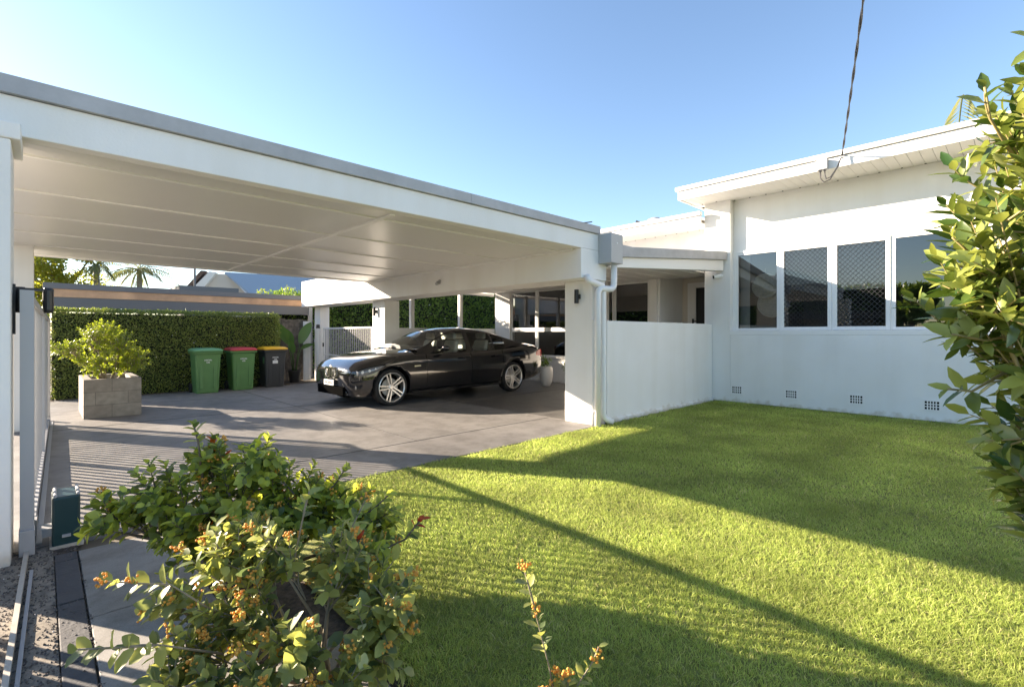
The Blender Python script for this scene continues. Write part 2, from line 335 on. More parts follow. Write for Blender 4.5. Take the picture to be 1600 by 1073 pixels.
j.box(.1, 5.7, 5.087, 5.093, -.01, .003); j.box(3.302, 3.308, 5.1, 13.0, -.01, .003); j.box(.1, 5.7, 9.0, 9.006, -.01, .003)
j.box(5.73, 9.85, 7.48, 7.488, 0, .0055)
tag(j.build('driveway_joints', M['asphalt']), kind='structure')
tag(MB().box(.16, .93, -4, 2.05, -.1, .0).box(.16, .62, 2.058, 2.95, -.1, .0).box(.16, .62, 2.958, 3.92, -.1, .0).build('path', M['path'], bevel=.004), kind='structure')
pv = MB(); y = -1.0
while y < 3.9:
    pv.box(.055, .152, y, min(y+.59, 3.93), -.1, .002+random.uniform(-.002, .003)); y += .6
tag(pv.build('path_edging', M['paver'], bevel=.004), kind='structure')
tag(MB().box(.05, .16, 3.94, 4.15, -.1, -.006).box(.62, 1.3, 2.05, 4.145, -.1, -.02).box(.93, 1.15, -4, 2.05, -.1, -.02).build('garden_bed', M['soil']), kind='structure')
tag(MB().box(0.0, 5.3, 13.1, 14.8, -.1, -.002).build('hedge_bed', M['soil']), kind='structure')
M['lawnbase'] = mat('lawn_thatch', (.24, .25, .06), .95, var=.45, vscale=14, bump=.6, bscale=60)
sheet('lawn', 1.0, 9.57, -7, 4.14, -.008, M['lawnbase'])

def grass():
    # blades standing all over the lawn, thicker where one looks closely
    Vs = []; F3 = []; F4 = []; base = 0
    c, s = math.cos(math.radians(46.03)), math.sin(math.radians(46.03))
    cells = []
    st = .5; n_tot = 0
    P = []; 
    for xi in np.arange(.9, 9.55, st):
        for yi in np.arange(-5.5, 4.15, st):
            x, y = xi+st/2, yi+st/2; d = x*c+y*s; l = x*s-y*c
            if d < .4 or abs(l) > d*1.12+.8: continue
            dist = math.hypot(x, y); den = 17000 if dist < 3 else (11000 if dist < 4.5 else (6500 if dist < 7 else 4000))
            n = int(den*st*st); p = np.column_stack([rng.uniform(xi, xi+st, n), rng.uniform(yi, yi+st, n), np.full(n, dist)])
            P.append(p)
    P = np.concatenate(P); x, y = P[:, 0], P[:, 1]
    edge = 1.02+.05*np.sin(y*7)+rng.normal(0, .03, len(x))
    keep = (y < 4.13+.02*np.sin(x*9)+.015*np.sin(x*23)+rng.normal(0, .014, len(x))) & (x < 9.555) & (x > np.where(y > 2, 1.30, edge)) & (y < 4.19)
    P = P[keep]; n = len(P); x, y, dist = P.T
    clump = .75+.35*np.sin(x*3.1+np.sin(y*2.3)*2)*np.sin(y*3.7+x)+.15*np.sin(x*11)*np.sin(y*13)
    h = (.012+.017*rng.random(n))*(.75+.45*np.clip(clump, 0, 1.3)); w = np.where(dist < 3, .0030, np.where(dist < 4.5, .0036, np.where(dist < 7, .005, .007)))*rng.uniform(.8, 1.3, n)
    a = rng.uniform(0, 2*PI, n); lean = rng.uniform(.3, 1.7, n)*h; la = rng.uniform(0, 2*PI, n)
    wx, wy = np.cos(a)*w/2, np.sin(a)*w/2; lx, ly = np.cos(la)*lean, np.sin(la)*lean; z0 = -.008
    v = np.stack([np.column_stack([x-wx, y-wy, np.full(n, z0)]), np.column_stack([x+wx, y+wy, np.full(n, z0)]),
                  np.column_stack([x+wx*.8+lx*.35, y+wy*.8+ly*.35, z0+h*.6]), np.column_stack([x-wx*.8+lx*.35, y-wy*.8+ly*.35, z0+h*.6]),
                  np.column_stack([x+lx, y+ly, z0+h])], 1).reshape(-1, 3)
    b = np.arange(n)[:, None]*5
    o = npmesh('grass', v, [b+np.array([[0, 1, 2, 3]]), b+np.array([[3, 2, 4]])], M['grass'])
    tag(o, 'short sunlit green lawn grass between driveway and house', 'grass', kind='stuff')
grass()

# ---------------------------------------------------------------- carport
cp = thing('carport', (2.6, 7.6, 0), 'long flat-roofed white carport with grey gutter edge over the car', 'carport')
RX0, RX1, RY0, RY1 = -.52, 5.78, 4.2, 10.38
cl = MB().box(RX0+.02, 5.38, RY0+.12, RY1, 2.5, 2.56)
cl.build('ceiling', M['ceiling'], cp)
b = MB()
for yy in (4.60, 5.74, 6.88, 8.02, 9.16, 10.24): b.box(RX0+.05, 2.49, yy-.018, yy+.018, 2.488, 2.4995); b.box(2.55, 5.37, yy-.018, yy+.018, 2.488, 2.4995)
b.box(2.492, 2.548, RY0+.13, RY1-.02, 2.484, 2.4995)
b.box(5.33, 5.379, RY0+.13, RY1-.02, 2.470, 2.4995)
b.build('ceiling_batten', M['trim'], cp)
MB().box(RX0, 6.02, RY0, RY0+.12, 2.5, 2.735).box(RX0, RX0+.12, RY0+.121, RY1, 2.499, 2.735).build('fascia', M['white'], cp, bevel=.006)
MB().box(RX0+.122, 5.379, RY1-.03, RY1+.05, 2.49, 2.70).build('rear_fascia', M['trim'], cp)
MB().box(RX0+.05, 5.38, RY0+.05, RY1, 2.62, 2.79).build('roof_deck', M['greycap'], cp)
MB().box(RX0-.03, 5.79, RY0-.035, RY0+.06, 2.738, 2.845).box(RX0-.032, RX0+.06, RY0+.061, RY1, 2.739, 2.845).box(3.398, 3.404, RY0-.038, RY0-.034, 2.738, 2.845, 0).build('gutter', M['greycap'], cp, bevel=.004)
MB().box(5.38, 5.98, RY0-.002, 14.3, 2.08, 2.498).box(5.382, 5.978, RY0+.122, 14.298, 2.499, 2.80).build('beam', M['white'], cp, bevel=.006)
def column(x0, x1, y0, y1, z1): return MB().box(x0, x1, y0, y1, -.05, z1).build('column', M['white'], cp, bevel=.008)
column(5.68, 6.0, 4.23, 4.74, 2.078)
column(5.68, 6.06, 10.1, 10.68, 2.078)
column(5.68, 5.95, 13.72, 14.1, 2.078)
c1 = column(-.48, -.125, 3.94, 4.38, 2.40); 
MB().box(-.52, -.085, 3.93, 4.41, 2.401, 2.497).build('column_head', M['white'], cp, bevel=.008)
column(-.44, -.075, 9.25, 9.6, 2.50)
# parapet rafters visible nowhere else; movement sensor on the inner face of the beam
sn = thing('movement_sensor', (5.38, 7.55, 2.27), 'small grey movement sensor on the carport beam above the car', 'sensor')
MB().box(5.35, 5.378, 7.50, 7.60, 2.24, 2.30).build('base_plate', M['lightgrey'], sn, bevel=.005)
MB().tube([(5.352, 7.55, 2.26), (5.30, 7.53, 2.235)], .028, 10).build('sensor_head', M['lightgrey'], sn)
MB().tube([(5.34, 7.49, 2.30), (5.32, 7.44, 2.29)], .02, 10).build('light_head', M['lightgrey'], sn)

# rainwater head and the two downpipes
rh = thing('rainwater_head', (5.92, 4.08, 2.31), 'grey square rainwater head box on the carport corner', 'rain head')
MB().box(5.78, 6.07, 3.975, 4.196, 2.315, 2.735).build('box', M['boxgrey'], rh, bevel=.004)
MB().tube([(5.925, 3.971, 2.60), (5.925, 3.976, 2.60)], .012, 12).build('overflow_hole', M['sticker'], rh)
dp = thing('downpipe', (5.70, 4.06, 0), 'white round downpipe with swan neck below the grey rainwater box', 'downpipe')
def arc(pts, r=.07, n=5):
    out = [Vector(pts[0])]
    for i in range(1, len(pts)-1):
        p, a, c_ = Vector(pts[i]), Vector(pts[i-1]), Vector(pts[i+1]); u = (a-p).normalized(); v = (c_-p).normalized(); R = min(r, (a-p).length*.45, (c_-p).length*.45)
        for k in range(n+1):
            t = k/n; q = (p+u*R)*(1-t)**2+p*2*t*(1-t)+(p+v*R)*t**2; out.append(q)
    return out+[Vector(pts[-1])]
MB().tube(arc([(6.0, 4.08, 2.32), (6.0, 4.08, 1.95), (5.66, 4.12, 1.95), (5.66, 4.12, -.02)], .1), .045, 14).build('pipe', M['pvc'], dp, smooth=True)
[MB().box(5.605, 5.715, 4.165, 4.199, z_, z_+.03).build('bracket', M['pvc'], dp) for z_ in (.18, 1.5)]
dp2 = thing('downpipe', (5.80, 4.16, 0), 'white round downpipe rising to the carport beam, nearer the low wall', 'downpipe')
MB().tube(arc([(5.46, 4.16, 2.12), (5.46, 4.13, 2.04), (5.80, 4.13, 1.99), (5.80, 4.13, .10), (5.93, 4.06, .03)], .08), .045, 14).build('pipe', M['pvc'], dp2, smooth=True)
MB().box(5.745, 5.855, 4.175, 4.2, .18, .21).build('bracket', M['pvc'], dp2)

# wall lights
def wall_light(x, y, z, label):
    t = thing('wall_light', (x, y, z), label, 'wall light', 'black up and down lights on the carport columns')
    MB().tube([(x-.06, y, z-.10), (x-.06, y, z+.10)], .032, 16).build('lamp_body', M['darkmetal'], t)
    MB().box(x-.035, x-.001, y-.03, y+.03, z-.035, z+.035).build('bracket', M['darkmetal'], t)
wall_light(5.68, 4.47, 1.85, 'black cylinder wall light on the column beside the downpipes')
wall_light(5.68, 10.48, 1.83, 'black cylinder wall light on the sunlit column behind the car bonnet')

# ---------------------------------------------------------------- half wall and porch
hw = tag(at_base(MB().box(6.0, 9.56, 4.2, 4.36, 0, 1.50).box(5.99, 9.56, 4.175, 4.2, -.02, .045).build('garden_wall', M['white'], bevel=.008), (7.8, 4.2, 0)), 'smooth white rendered garden wall between the carport column and the house', 'wall')

# ---------------------------------------------------------------- house
H = thing('house', (9.7, 3, 0), 'white rendered single-storey house with banded windows beside the lawn', 'house')
MX = 9.57; RXW = 9.72
w = MB()
w.box(MX, 10.05, -7, 3.85, 0, 1.288)                      # lower wall
w.box(MX, 10.05, 3.85, 4.36, 0, 3.90)                     # corner pier
w.box(RXW, 10.04, -7, 3.849, 2.895, 3.90)                 # recessed wall above the windows
w.box(RXW, 10.04, -7, .36, 1.289, 2.894)
w.box(10.02, 12.6, 4.359, 4.5, 0, 3.88)                       # porch return
w.build('wall', M['white'], H, bevel=.006)
MB().box(10.05, 14.5, -7, 4.3, 0, .02).box(14.4, 14.5, -7, 4.3, 0, 3.8).box(10.05, 14.5, 2.2, 2.3, 0, 2.9).box(10.05, 14.5, -7, 4.3, 2.895, 2.92).box(10.05, 14.5, -1.5, -1.4, 0, 2.9).box(10.05, 14.5, 3.90, 4.0, .02, 2.9).build('inner_room', M['room'], H)
# window band
def frame(y0, y1, z0, z1, x, d, wd, name='window', mesh=False, parent=H, mm=M['trim']):
    f = MB().box(x, x+d, y0, y0+wd, z0, z1).box(x, x+d, y1-wd, y1, z0, z1).box(x, x+d, y0+wd, y1-wd, z0, z0+wd).box(x, x+d, y0+wd, y1-wd, z1-wd, z1)
    fo = f.build(name, mm, parent, bevel=.003)
    g = MB().add([(x+d*.5, y0+wd, z0+wd), (x+d*.5, y1-wd, z0+wd), (x+d*.5, y1-wd, z1-wd), (x+d*.5, y0+wd, z1-wd)], [(0, 3, 2, 1)]).build('pane', M['glass'], fo, local=False)
    g.data.transform(Matrix.Translation(origin(parent)-origin(fo)) if False else Matrix.Identity(4))
    if mesh:
        q = MB(); a0, a1, b0, b1 = y0+wd, y1-wd, z0+wd, z1-wd; st = .074; xx = x+.004
        for sgn in (1, -1):
            for k in range(-70, 70):
                c = (a0 if sgn > 0 else a1)+k*st
                # line: y = c + sgn*(z-b0)
                za, zb = b0, b1; ya, yb = c, c+sgn*(b1-b0)*.92
                lo, hi = 0., 1.
                for t0, t1 in ((ya, yb),):
                    if t1 != t0:
                        ta, tb = (a0-t0)/(t1-t0), (a1-t0)/(t1-t0); lo = max(lo, min(ta, tb)); hi = min(hi, max(ta, tb))
                if hi-lo < .02: continue
                q.bar((xx+.002*sgn, ya+(yb-ya)*lo, za+(zb-za)*lo), (xx+.002*sgn, ya+(yb-ya)*hi, za+(zb-za)*hi), .0062, .005, up=(1, 0, 0))
        q.build('security_mesh', M['darkmetal'], fo)
    return fo
frame(3.02, 3.80, 1.37, 2.86, RXW-.02, .05, .045)
frame(2.20, 3.00, 1.37, 2.86, RXW-.035, .06, .06, mesh=True)
frame(1.40, 2.18, 1.37, 2.86, RXW-.035, .06, .06, mesh=True)
frame(.38, 1.38, 1.37, 2.86, RXW-.02, .05, .045)
MB().box(MX+.0, RXW-.001, .36, 3.848, 1.289, 1.365).box(MX-.004, MX+.004, .36, 3.852, 1.288, 1.367).build('window_sill', M['trim'], H, bevel=.004)
MB().box(RXW-.03, RXW+.04, .36, 3.848, 2.861, 2.894).box(RXW-.03, RXW+.04, 3.801, 3.848, 1.366, 2.86).box(RXW-.025, RXW+.03, 2.181, 2.199, 1.366, 2.86).box(RXW-.018, RXW+.02, 1.381, 1.399, 1.366, 2.86).box(RXW-.018, RXW+.02, .361, .379, 1.366, 2.86).box(RXW-.025, RXW+.03, 3.001, 3.019, 1.366, 2.86).build('window_surround', M['trim'], H)
# vents
for y1 in (3.84, 2.90, 1.94, 1.0, .05):
    y0 = y1-.225; z0, z1 = .15, .31
    v = MB().box(MX-.012, MX-.001, y0, y1, z1-.012, z1+.004).box(MX-.008, MX-.001, y0, y1, z0, z0+.025).box(MX-.008, MX-.001, y0, y0+.03, z0+.025, z1-.012).box(MX-.008, MX-.001, y1-.03, y1, z0+.025, z1-.012)
    for k in range(1, 5): yy = y0+.03+k*.033; v.box(MX-.007, MX-.0015, yy-.007, yy+.007, z0+.025, z1-.012)
    for k in (1, 2): zz = z0+.025+k*.0405; v.box(MX-.0065, MX-.0018, y0+.03, y1-.03, zz-.007, zz+.007)
    vo = v.build('wall_vent', M['trim'], H)
    MB().box(MX-.003, MX-.0005, y0+.01, y1-.01, z0+.01, z1-.01).build('grille_back', M['dark'], vo)
# main roof: soffit boards, fascia, gutter
RF = MB().box(8.95, 16, -8, 4.5, 4.09, 4.16).build('roof', M['trim'], H)
MB().box(8.86, 8.89, -8, 4.56, 3.88, 4.045).box(8.891, 13, 4.53, 4.56, 3.88, 4.045).build('fascia', M['trim'], H, bevel=.003)
MB().box(8.82, 8.95, -8, 4.60, 4.052, 4.125).box(8.951, 13, 4.50, 4.60, 4.052, 4.125).build('gutter', M['trim'], H, bevel=.006)
MB().box(8.89, 12.9, -8, 4.53, 3.905, 3.92).build('soffit_gap', M['dark'], H)
sf = MB(); yy = 4.52
while yy > -3:
    sf.box(8.892, 9.75, yy-.137, yy, 3.893, 3.903); yy -= .142
sf.build('soffit', M['soffit'], H)
yy = 4.52-.071*2
while yy > -3:
    MB().box(9.50 if yy > 3.86 else 9.66, 9.525 if yy > 3.86 else 9.685, yy-.012, yy+.012, 3.888, 3.8925).build('soffit_vent', M['dark'], H); yy -= .284
# rear roof and high wall
MB().box(10.15, 10.4, 4.501, 12.5, 2.6, 3.62).build('rear_wall', M['white'], H)
MB().box(9.42, 9.45, 4.364, 11.5, 3.50, 3.655).build('rear_fascia', M['trim'], H, bevel=.003)
MB().box(9.37, 9.48, 4.364, 11.5, 3.66, 3.735).build('rear_gutter', M['trim'], H, bevel=.006)
MB().box(9.451, 10.3, 4.362, 11.5, 3.515, 3.525).box(9.485, 13, 4.51, 11.5, 3.655, 3.70).build('rear_soffit', M['soffit'], H)
for k in range(26): MB().box(10.09, 10.115, 4.7+k*.26, 4.725+k*.26, 3.511, 3.5145).build('soffit_vent', M['dark'], H)
# living-room wall behind the carport (glazed)
GX = 9.9
g = MB().box(GX, GX+.2, 7.92, 11.0, 0, .66).box(GX, GX+.2, 10.36, 11.0, .661, 2.62).box(GX, GX+.2, 4.501, 7.919, 0, .66).box(GX, GX+.2, 5.60, 5.80, .661, 2.62).box(GX, GX+.2, 6.96, 7.92, .661, 2.62)
g.box(GX, GX+.2, 5.80, 10.36, 2.52, 2.62)
g.box(9.95, 11.6, 5.55, 5.599, 0, 2.62)
g.build('glazed_wall', M['white'], H, bevel=.004)
for (a, b_, c, d) in ((9.34, 10.33, 1.45, 2.51), (7.95, 9.29, 1.45, 2.51), (9.34, 10.33, .70, 1.40), (7.95, 9.29, .70, 1.40)):
    frame(a, b_, c, d, GX+.04, .05, .03)
frame(5.82, 6.75, .70, 2.51, GX+.04, .05, .035); frame(6.78, 6.95, .70, 2.51, GX+.04, .05, .03)
MB().box(GX+.03, GX+.11, 9.291, 9.339, .70, 2.51).box(GX+.035, GX+.10, 7.95, 10.33, 1.401, 1.449).box(GX-.03, GX+.12, 7.93, 10.35, .661, .70).build('mullion', M['trim'], H)
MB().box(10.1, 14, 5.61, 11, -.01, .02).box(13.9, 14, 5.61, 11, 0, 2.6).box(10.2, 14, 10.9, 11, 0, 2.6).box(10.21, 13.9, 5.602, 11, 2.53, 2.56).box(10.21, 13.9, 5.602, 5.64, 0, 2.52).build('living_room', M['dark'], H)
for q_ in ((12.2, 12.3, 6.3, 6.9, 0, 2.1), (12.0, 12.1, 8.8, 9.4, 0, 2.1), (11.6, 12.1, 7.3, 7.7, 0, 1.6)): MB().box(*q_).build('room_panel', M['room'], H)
# front door in the porch recess
dr_ = MB().box(11.0, 11.06, 4.52, 5.42, 0, .12).box(11.0, 11.06, 4.52, 4.60, .12, 2.5).box(11.0, 11.06, 5.22, 5.42, .12, 2.5).box(11.0, 11.06, 4.60, 5.22, 2.38, 2.5).box(11.0, 11.06, 4.6, 5.22, 1.35, 1.40).build('door', M['trim'], H)
MB().box(11.02, 11.05, 4.60, 5.22, .12, 2.38).build('door_glass', M['black'], dr_)
MB().box(10.975, 10.998, 5.26, 5.30, 1.42, 1.66).bar((10.96, 5.28, 1.60), (10.96, 5.18, 1.60), .02, .02).build('handle', M['darkmetal'], dr_)
MB().box(11.0, 11.1, 5.421, 5.549, 0, 2.62).box(11.0, 11.1, 4.50, 5.42, 2.501, 2.62).build('porch_wall', M['cream'], H)
# porch and bay ceilings / roofs
pr = thing('porch_roof', (7.8, 4.2, 2.4), 'low grey-edged porch roof running from the rainwater box to the house', 'roof')
MB().box(6.0, 10.14, 4.37, 11.0, 2.53, 2.56).box(10.141, 12.6, 4.502, 5.6, 2.63, 2.66).build('ceiling', M['ceiling'], pr)
bt = MB()
for k in range(16): bt.box(6.0, 9.88, 4.5+k*.4, 4.53+k*.4, 2.518, 2.5295)
bt.build('ceiling_batten', M['trim'], pr)
MB().prism([(4.36, 2.561), (11.0, 2.561), (11.0, 2.72), (4.36, 2.72)], 0, 6.0, 10.14).build('roof_deck', M['greycap'], pr)
def wedge(x0, x1, ya0, ya1, yb0, yb1, za0, za1, zb0, zb1):
    m = MB(); vs = [(x0, ya0, za0), (x1, yb0, zb0), (x1, yb1, zb0), (x0, ya1, za0), (x0, ya0, za1), (x1, yb0, zb1), (x1, yb1, zb1), (x0, ya1, za1)]
    return m.add(vs, [(0, 3, 2, 1), (4, 5, 6, 7), (0, 1, 5, 4), (1, 2, 6, 5), (2, 3, 7, 6), (3, 0, 4, 7)])
wedge(6.03, 9.54, 4.20, 4.36, 3.97, 4.16, 2.29, 2.44, 2.535, 2.74).build('fascia', M['trim'], pr, bevel=.003)
wedge(6.08, 9.55, 4.14, 4.36, 3.90, 4.16, 2.443, 2.60, 2.743, 2.90).build('gutter', M['greycap'], pr, bevel=.005)
# low back wall of the bay with posts above
bw = thing('bay_wall', (7.9, 11.08, 0), 'low white wall with slim posts behind the parked car', 'wall')
MB().box(6.061, 9.89, 11.0, 11.15, 0, 1.46).build('wall', M['white'], bw, bevel=.005)
for x in (7.02, 8.63): MB().box(x-.05, x+.05, 11.03, 11.13, 1.461, 2.529).build('post', M['trim'], bw)
MB().box(6.061, 9.89, 11.03, 11.13, 2.44, 2.528).build('top_rail', M['trim'], bw)

# side gate of white bars under the beam
sg = thing('side_gate', (5.72, 12.2, 0), 'white vertical-bar side gate between two columns left of the car', 'gate')
gm = MB().box(5.70, 5.74, 10.72, 10.78, .08, 1.47).box(5.70, 5.74, 13.5, 13.56, .08, 1.47).box(5.69, 5.75, 10.72, 13.56, 1.44, 1.48).box(5.70, 5.74, 10.78, 13.5, .08, .13).box(5.705, 5.735, 10.78, 13.5, .72, .745)
gm.build('frame', M['trim'], sg)
bars = MB()
for k in range(26): yy = 10.87+k*.103; bars.box(5.712, 5.728, yy-.009, yy+.009, .1, 1.46)
bars.build('bars', M['lightgrey'], sg)
MB().box(5.675, 5.70, 13.50, 13.55, .95, 1.06).build('latch', M['black'], sg)
gp = thing('gate_post', (5.60, 13.68, 0), 'round white post with black cap at the side gate', 'post')
MB().tube([(5.58, 13.62, 0), (5.58, 13.62, 1.46)], .06, 16).build('post', M['trim'], gp)
MB().tube([(5.58, 13.62, 1.461), (5.58, 13.62, 1.57)], [.055, .045], 16).build('cap', M['black'], gp)

# ---------------------------------------------------------------- sliding driveway gate, track, motor
def gx(y): return -.062+.0215*(y-4.05)
sl_ = thing('sliding_gate', (0, 6.8, 0), 'grey slatted sliding gate seen end-on along the driveway edge', 'gate')
m = MB(); A = (gx(4.05), 4.05); B = (gx(9.75), 9.75)
def gbar(y0, y1, z0, z1, dx0, dx1, mb):
    vs = [(gx(y)+dx, y, z) for z in (z0, z1) for y in (y0, y1) for dx in (dx0, dx1)]
    return mb.add(vs, [(0, 2, 3, 1), (4, 5, 7, 6), (0, 1, 5, 4), (2, 6, 7, 3), (0, 4, 6, 2), (1, 3, 7, 5)])
gbar(4.05, 4.12, .14, 1.56, -.03, .03, m); gbar(9.69, 9.75, .10, 1.53, -.03, .03, m); gbar(4.12, 9.69, 1.49, 1.53, -.025, .025, m); gbar(4.12, 9.69, .03, .11, -.025, .025, m); gbar(6.9, 6.96, .11, 1.49, -.024, .024, m)
m.build('frame', M['lightgrey'], sl_)
m = MB(); yy = 4.2
while yy < 9.64:
    if not 6.85 < yy < 7.0: gbar(yy-.022, yy+.022, .11, 1.49, -.006, .006, m)
    yy += .135
tag(m.build('slats', M['lightgrey'], sl_))
for a_, b_ in ((4.3, 4.42), (9.3, 9.42)): m = MB(); gbar(a_, b_, .03, .125, -.035, .035, m); m.build('wheel_box', M['lightgrey'], sl_)
MB().box(gx(4.05)-.034, gx(4.05)+.034, 4.03, 4.13, .0, .15).build('end_block', M['lightgrey'], sl_, bevel=.004)
gb = thing('gate_guide', (-.12, 4.2, 1.5), 'black guide bracket with rollers holding the top of the sliding gate', 'bracket')
MB().box(-.125, .055, 4.16, 4.2, 1.565, 1.58).box(-.124, -.112, 4.155, 4.205, 1.3, 1.60).build('bracket', M['darkmetal'], gb)
for yq, xq in ((4.18, -.092), (4.18, .03)):
    MB().lathe([(0.001, 1.43), (.02, 1.43), (.026, 1.45), (.026, 1.57), (.02, 1.585), (.001, 1.585)], (xq, yq, 0), 2, 14).build('roller', M['black'], gb)
tr = thing('gate_track', (-.02, 4, 0), 'pale steel gate track with a grey channel running along the ground', 'rail')
m = MB()
def tbar(y0, y1, dx0, dx1, z0, z1):
    vs = [(gx(y)+dx, y, z) for z in (z0, z1) for y in (y0, y1) for dx in (dx0, dx1)]
    m.add(vs, [(0, 2, 3, 1), (4, 5, 7, 6), (0, 1, 5, 4), (2, 6, 7, 3), (0, 4, 6, 2), (1, 3, 7, 5)])
tbar(.5, 10.05, -.012, .008, -.01, .03); m.build('rail', M['rail'], tr)
m = MB(); tbar(.5, 3.75, .022, .036, -.01, .012); tbar(4.2, 10.05, .03, .06, -.01, .008); m.build('channel', M['lightgrey'], tr)
m = MB(); tbar(10.0, 10.06, -.02, .03, 0, .13); m.build('end_stop', M['lightgrey'], tr)
mo = thing('gate_motor', (.1, 4.2, 0), 'dark green gate motor box standing beside the track', 'motor')
MB().box(.045, .175, 4.06, 4.30, .0, .305).build('cover', M['teal'], mo, bevel=.012)
MB().box(.035, .19, 4.05, 4.32, -.01, .012).build('base_plate', M['rail'], mo)
MB().tube([(.06, 4.055, .315), (.06, 4.28, .315)], .009, 8).tube([(.165, 4.055, .315), (.165, 4.28, .315)], .009, 8).build('lid_rib', M['lightgrey'], mo)
MB().box(.09, .13, 4.045, 4.06, .06, .075).build('badge', M['lightgrey'], mo)
MB().box(.0, .045, 4.12, 4.24, .06, .11).build('pinion_guard', M['lightgrey'], mo)
# slatted front fence, just outside the frame on the left: its shadow falls over the path
ff = thing('front_fence', (-.62, 2.2, 0), 'low slatted grey fence along the footpath outside the garden', 'fence')
MB().box(-.64, -.60, -1.5, 3.9, .9, .95).box(-.64, -.60, -1.5, 3.9, .05, .10).box(-.65, -.59, -1.5, -1.42, 0, 1).build('rail', M['lightgrey'], ff)
m = MB()
for k in range(44): m.box(-.63, -.61, -1.38+k*.12, -1.32+k*.12, .10, .9)
m.build('slats', M['lightgrey'], ff)

# ---------------------------------------------------------------- planter, bins, hedges
pt = thing('block_planter', (.8, 10.5, 0), 'square grey concrete-block planter box in front of the hedge', 'planter')
MB().box(.46, 1.17, 9.9, 10.0, 0, .60).box(.46, 1.17, 11.1, 11.2, 0, .60).box(.46, .56, 10.0, 11.1, 0, .60).box(1.07, 1.17, 10.0, 11.1, 0, .60).build('wall', M['block'], pt)
MB().box(.56, 1.07, 10.0, 11.1, .4, .52).build('soil', M['soil'], pt)

def wheelie_bin(x, y, rz, body, lid, label, rim=None, side=False, stickers=2):
    t = thing('wheelie_bin', (x, y, 0), label, 'bin', 'wheelie bins lined up against the hedge', rz)
    def ring(w, d, z, r=.05, dy=0):
        pts = []
        for cx, cy, a0 in ((w/2-r, d/2-r, 0), (-w/2+r, d/2-r, 90), (-w/2+r, -d/2+r, 180), (w/2-r, -d/2+r, 270)):
            for k in range(5): a = math.radians(a0+k*22.5); pts.append((cx+r*math.cos(a), cy+r*math.sin(a)+dy, z))
        return pts
    def loft(rings, m, name, parent=t, smooth=True):
        q = MB(); n = len(rings[0]); vs = [p for r in rings for p in r]
        fs = [(i*n+k, i*n+(k+1) % n, (i+1)*n+(k+1) % n, (i+1)*n+k) for i in range(len(rings)-1) for k in range(n)]+[tuple(range(n))[::-1], tuple(range((len(rings)-1)*n, len(rings)*n))]
        q.add(vs, fs); o = q.build(name, m, parent, local=True); 
        b = o.modifiers.new('b', 'BEVEL'); b.width = .008; b.segments = 2; b.limit_method = 'ANGLE'
        return o
    bo = loft([ring(.42, .44, .0), ring(.43, .46, .03), ring(.49, .53, .72), ring(.505, .55, .86), ring(.56, .60, .865), ring(.57, .61, .915), ring(.53, .57, .915)], body, 'bin_body')
    if rim: loft([ring(.575, .615, .868), ring(.585, .625, .90)], rim, 'rim')
    ld = loft([ring(.575, .64, .917, .06), ring(.585, .65, .945, .06), ring(.50, .52, .982, .06, .02), ring(.30, .34, .994, .06, .03)], lid, 'lid')
    q = MB()
    for s_ in (-1, 1): q.box(s_*.13-.03, s_*.13+.03, -.262, -.245, .10, .74)
    q.build('front_rib', body, t, local=True, bevel=.006)
    q = MB().tube([(-.24, .34, .90), (.24, .34, .90)], .018, 8); 
    for s_ in (-1, 1): q.bar((s_*.2, .28, .88), (s_*.2, .34, .90), .03, .03)
    q.build('handle', body, t, local=True)
    for s_ in (-1, 1):
        MB().lathe([(.02, -.025), (.10, -.025), (.10, .025), (.02, .025)], (s_*.235, .24, .10), 0, 18).build('wheel', M['tyre'], t, local=True)
    q = MB(); yf = -.252
    # short unreadable stamped lettering, built as strokes
    def word(cx, z, n, hgt, wch):
        for k in range(n):
            x0 = cx+(k-n/2)*wch; q.box(x0, x0+wch*.22, yf-.006, yf, z, z+hgt)
            q.box(x0+wch*.22, x0+wch*.72, yf-.006, yf, z+hgt*(.8 if k % 2 else 0), z+hgt*(1 if k % 2 else .2)); q.box(x0+wch*.22, x0+wch*.72, yf-.006, yf, z+hgt*.42, z+hgt*.58)
            if k % 3: q.box(x0+wch*.55, x0+wch*.75, yf-.006, yf, z, z+hgt)
    word(.0, .715, 7, .03, .021); word(.0, .665, 3, .032, .022)
    o = q.build('lettering', M['sticker'], t, local=True); o.location = (0, -.012, 0)
    return t
b1 = wheelie_bin(2.64, 12.62, .0, M['greenplastic'], M['greenlid'], 'green wheelie bin with a green lid, leftmost against the hedge')
b2 = wheelie_bin(3.40, 12.80, .0, M['greenplastic'], M['redlid'], 'green wheelie bin with a red lid between the other two bins', rim=M['greenplastic'])
b3 = wheelie_bin(4.16, 12.98, .0, M['darkbin'], M['yellowlid'], 'charcoal wheelie bin with a yellow lid nearest the paling fence')
MB().box(-.07, .05, -.272, -.266, .58, .655).build('label_sticker', M['sticker'], b3, local=True)
MB().box(-.249, -.244, -.19, -.09, .58, .74).build('side_sticker', M['greenlid'], b3, local=True)

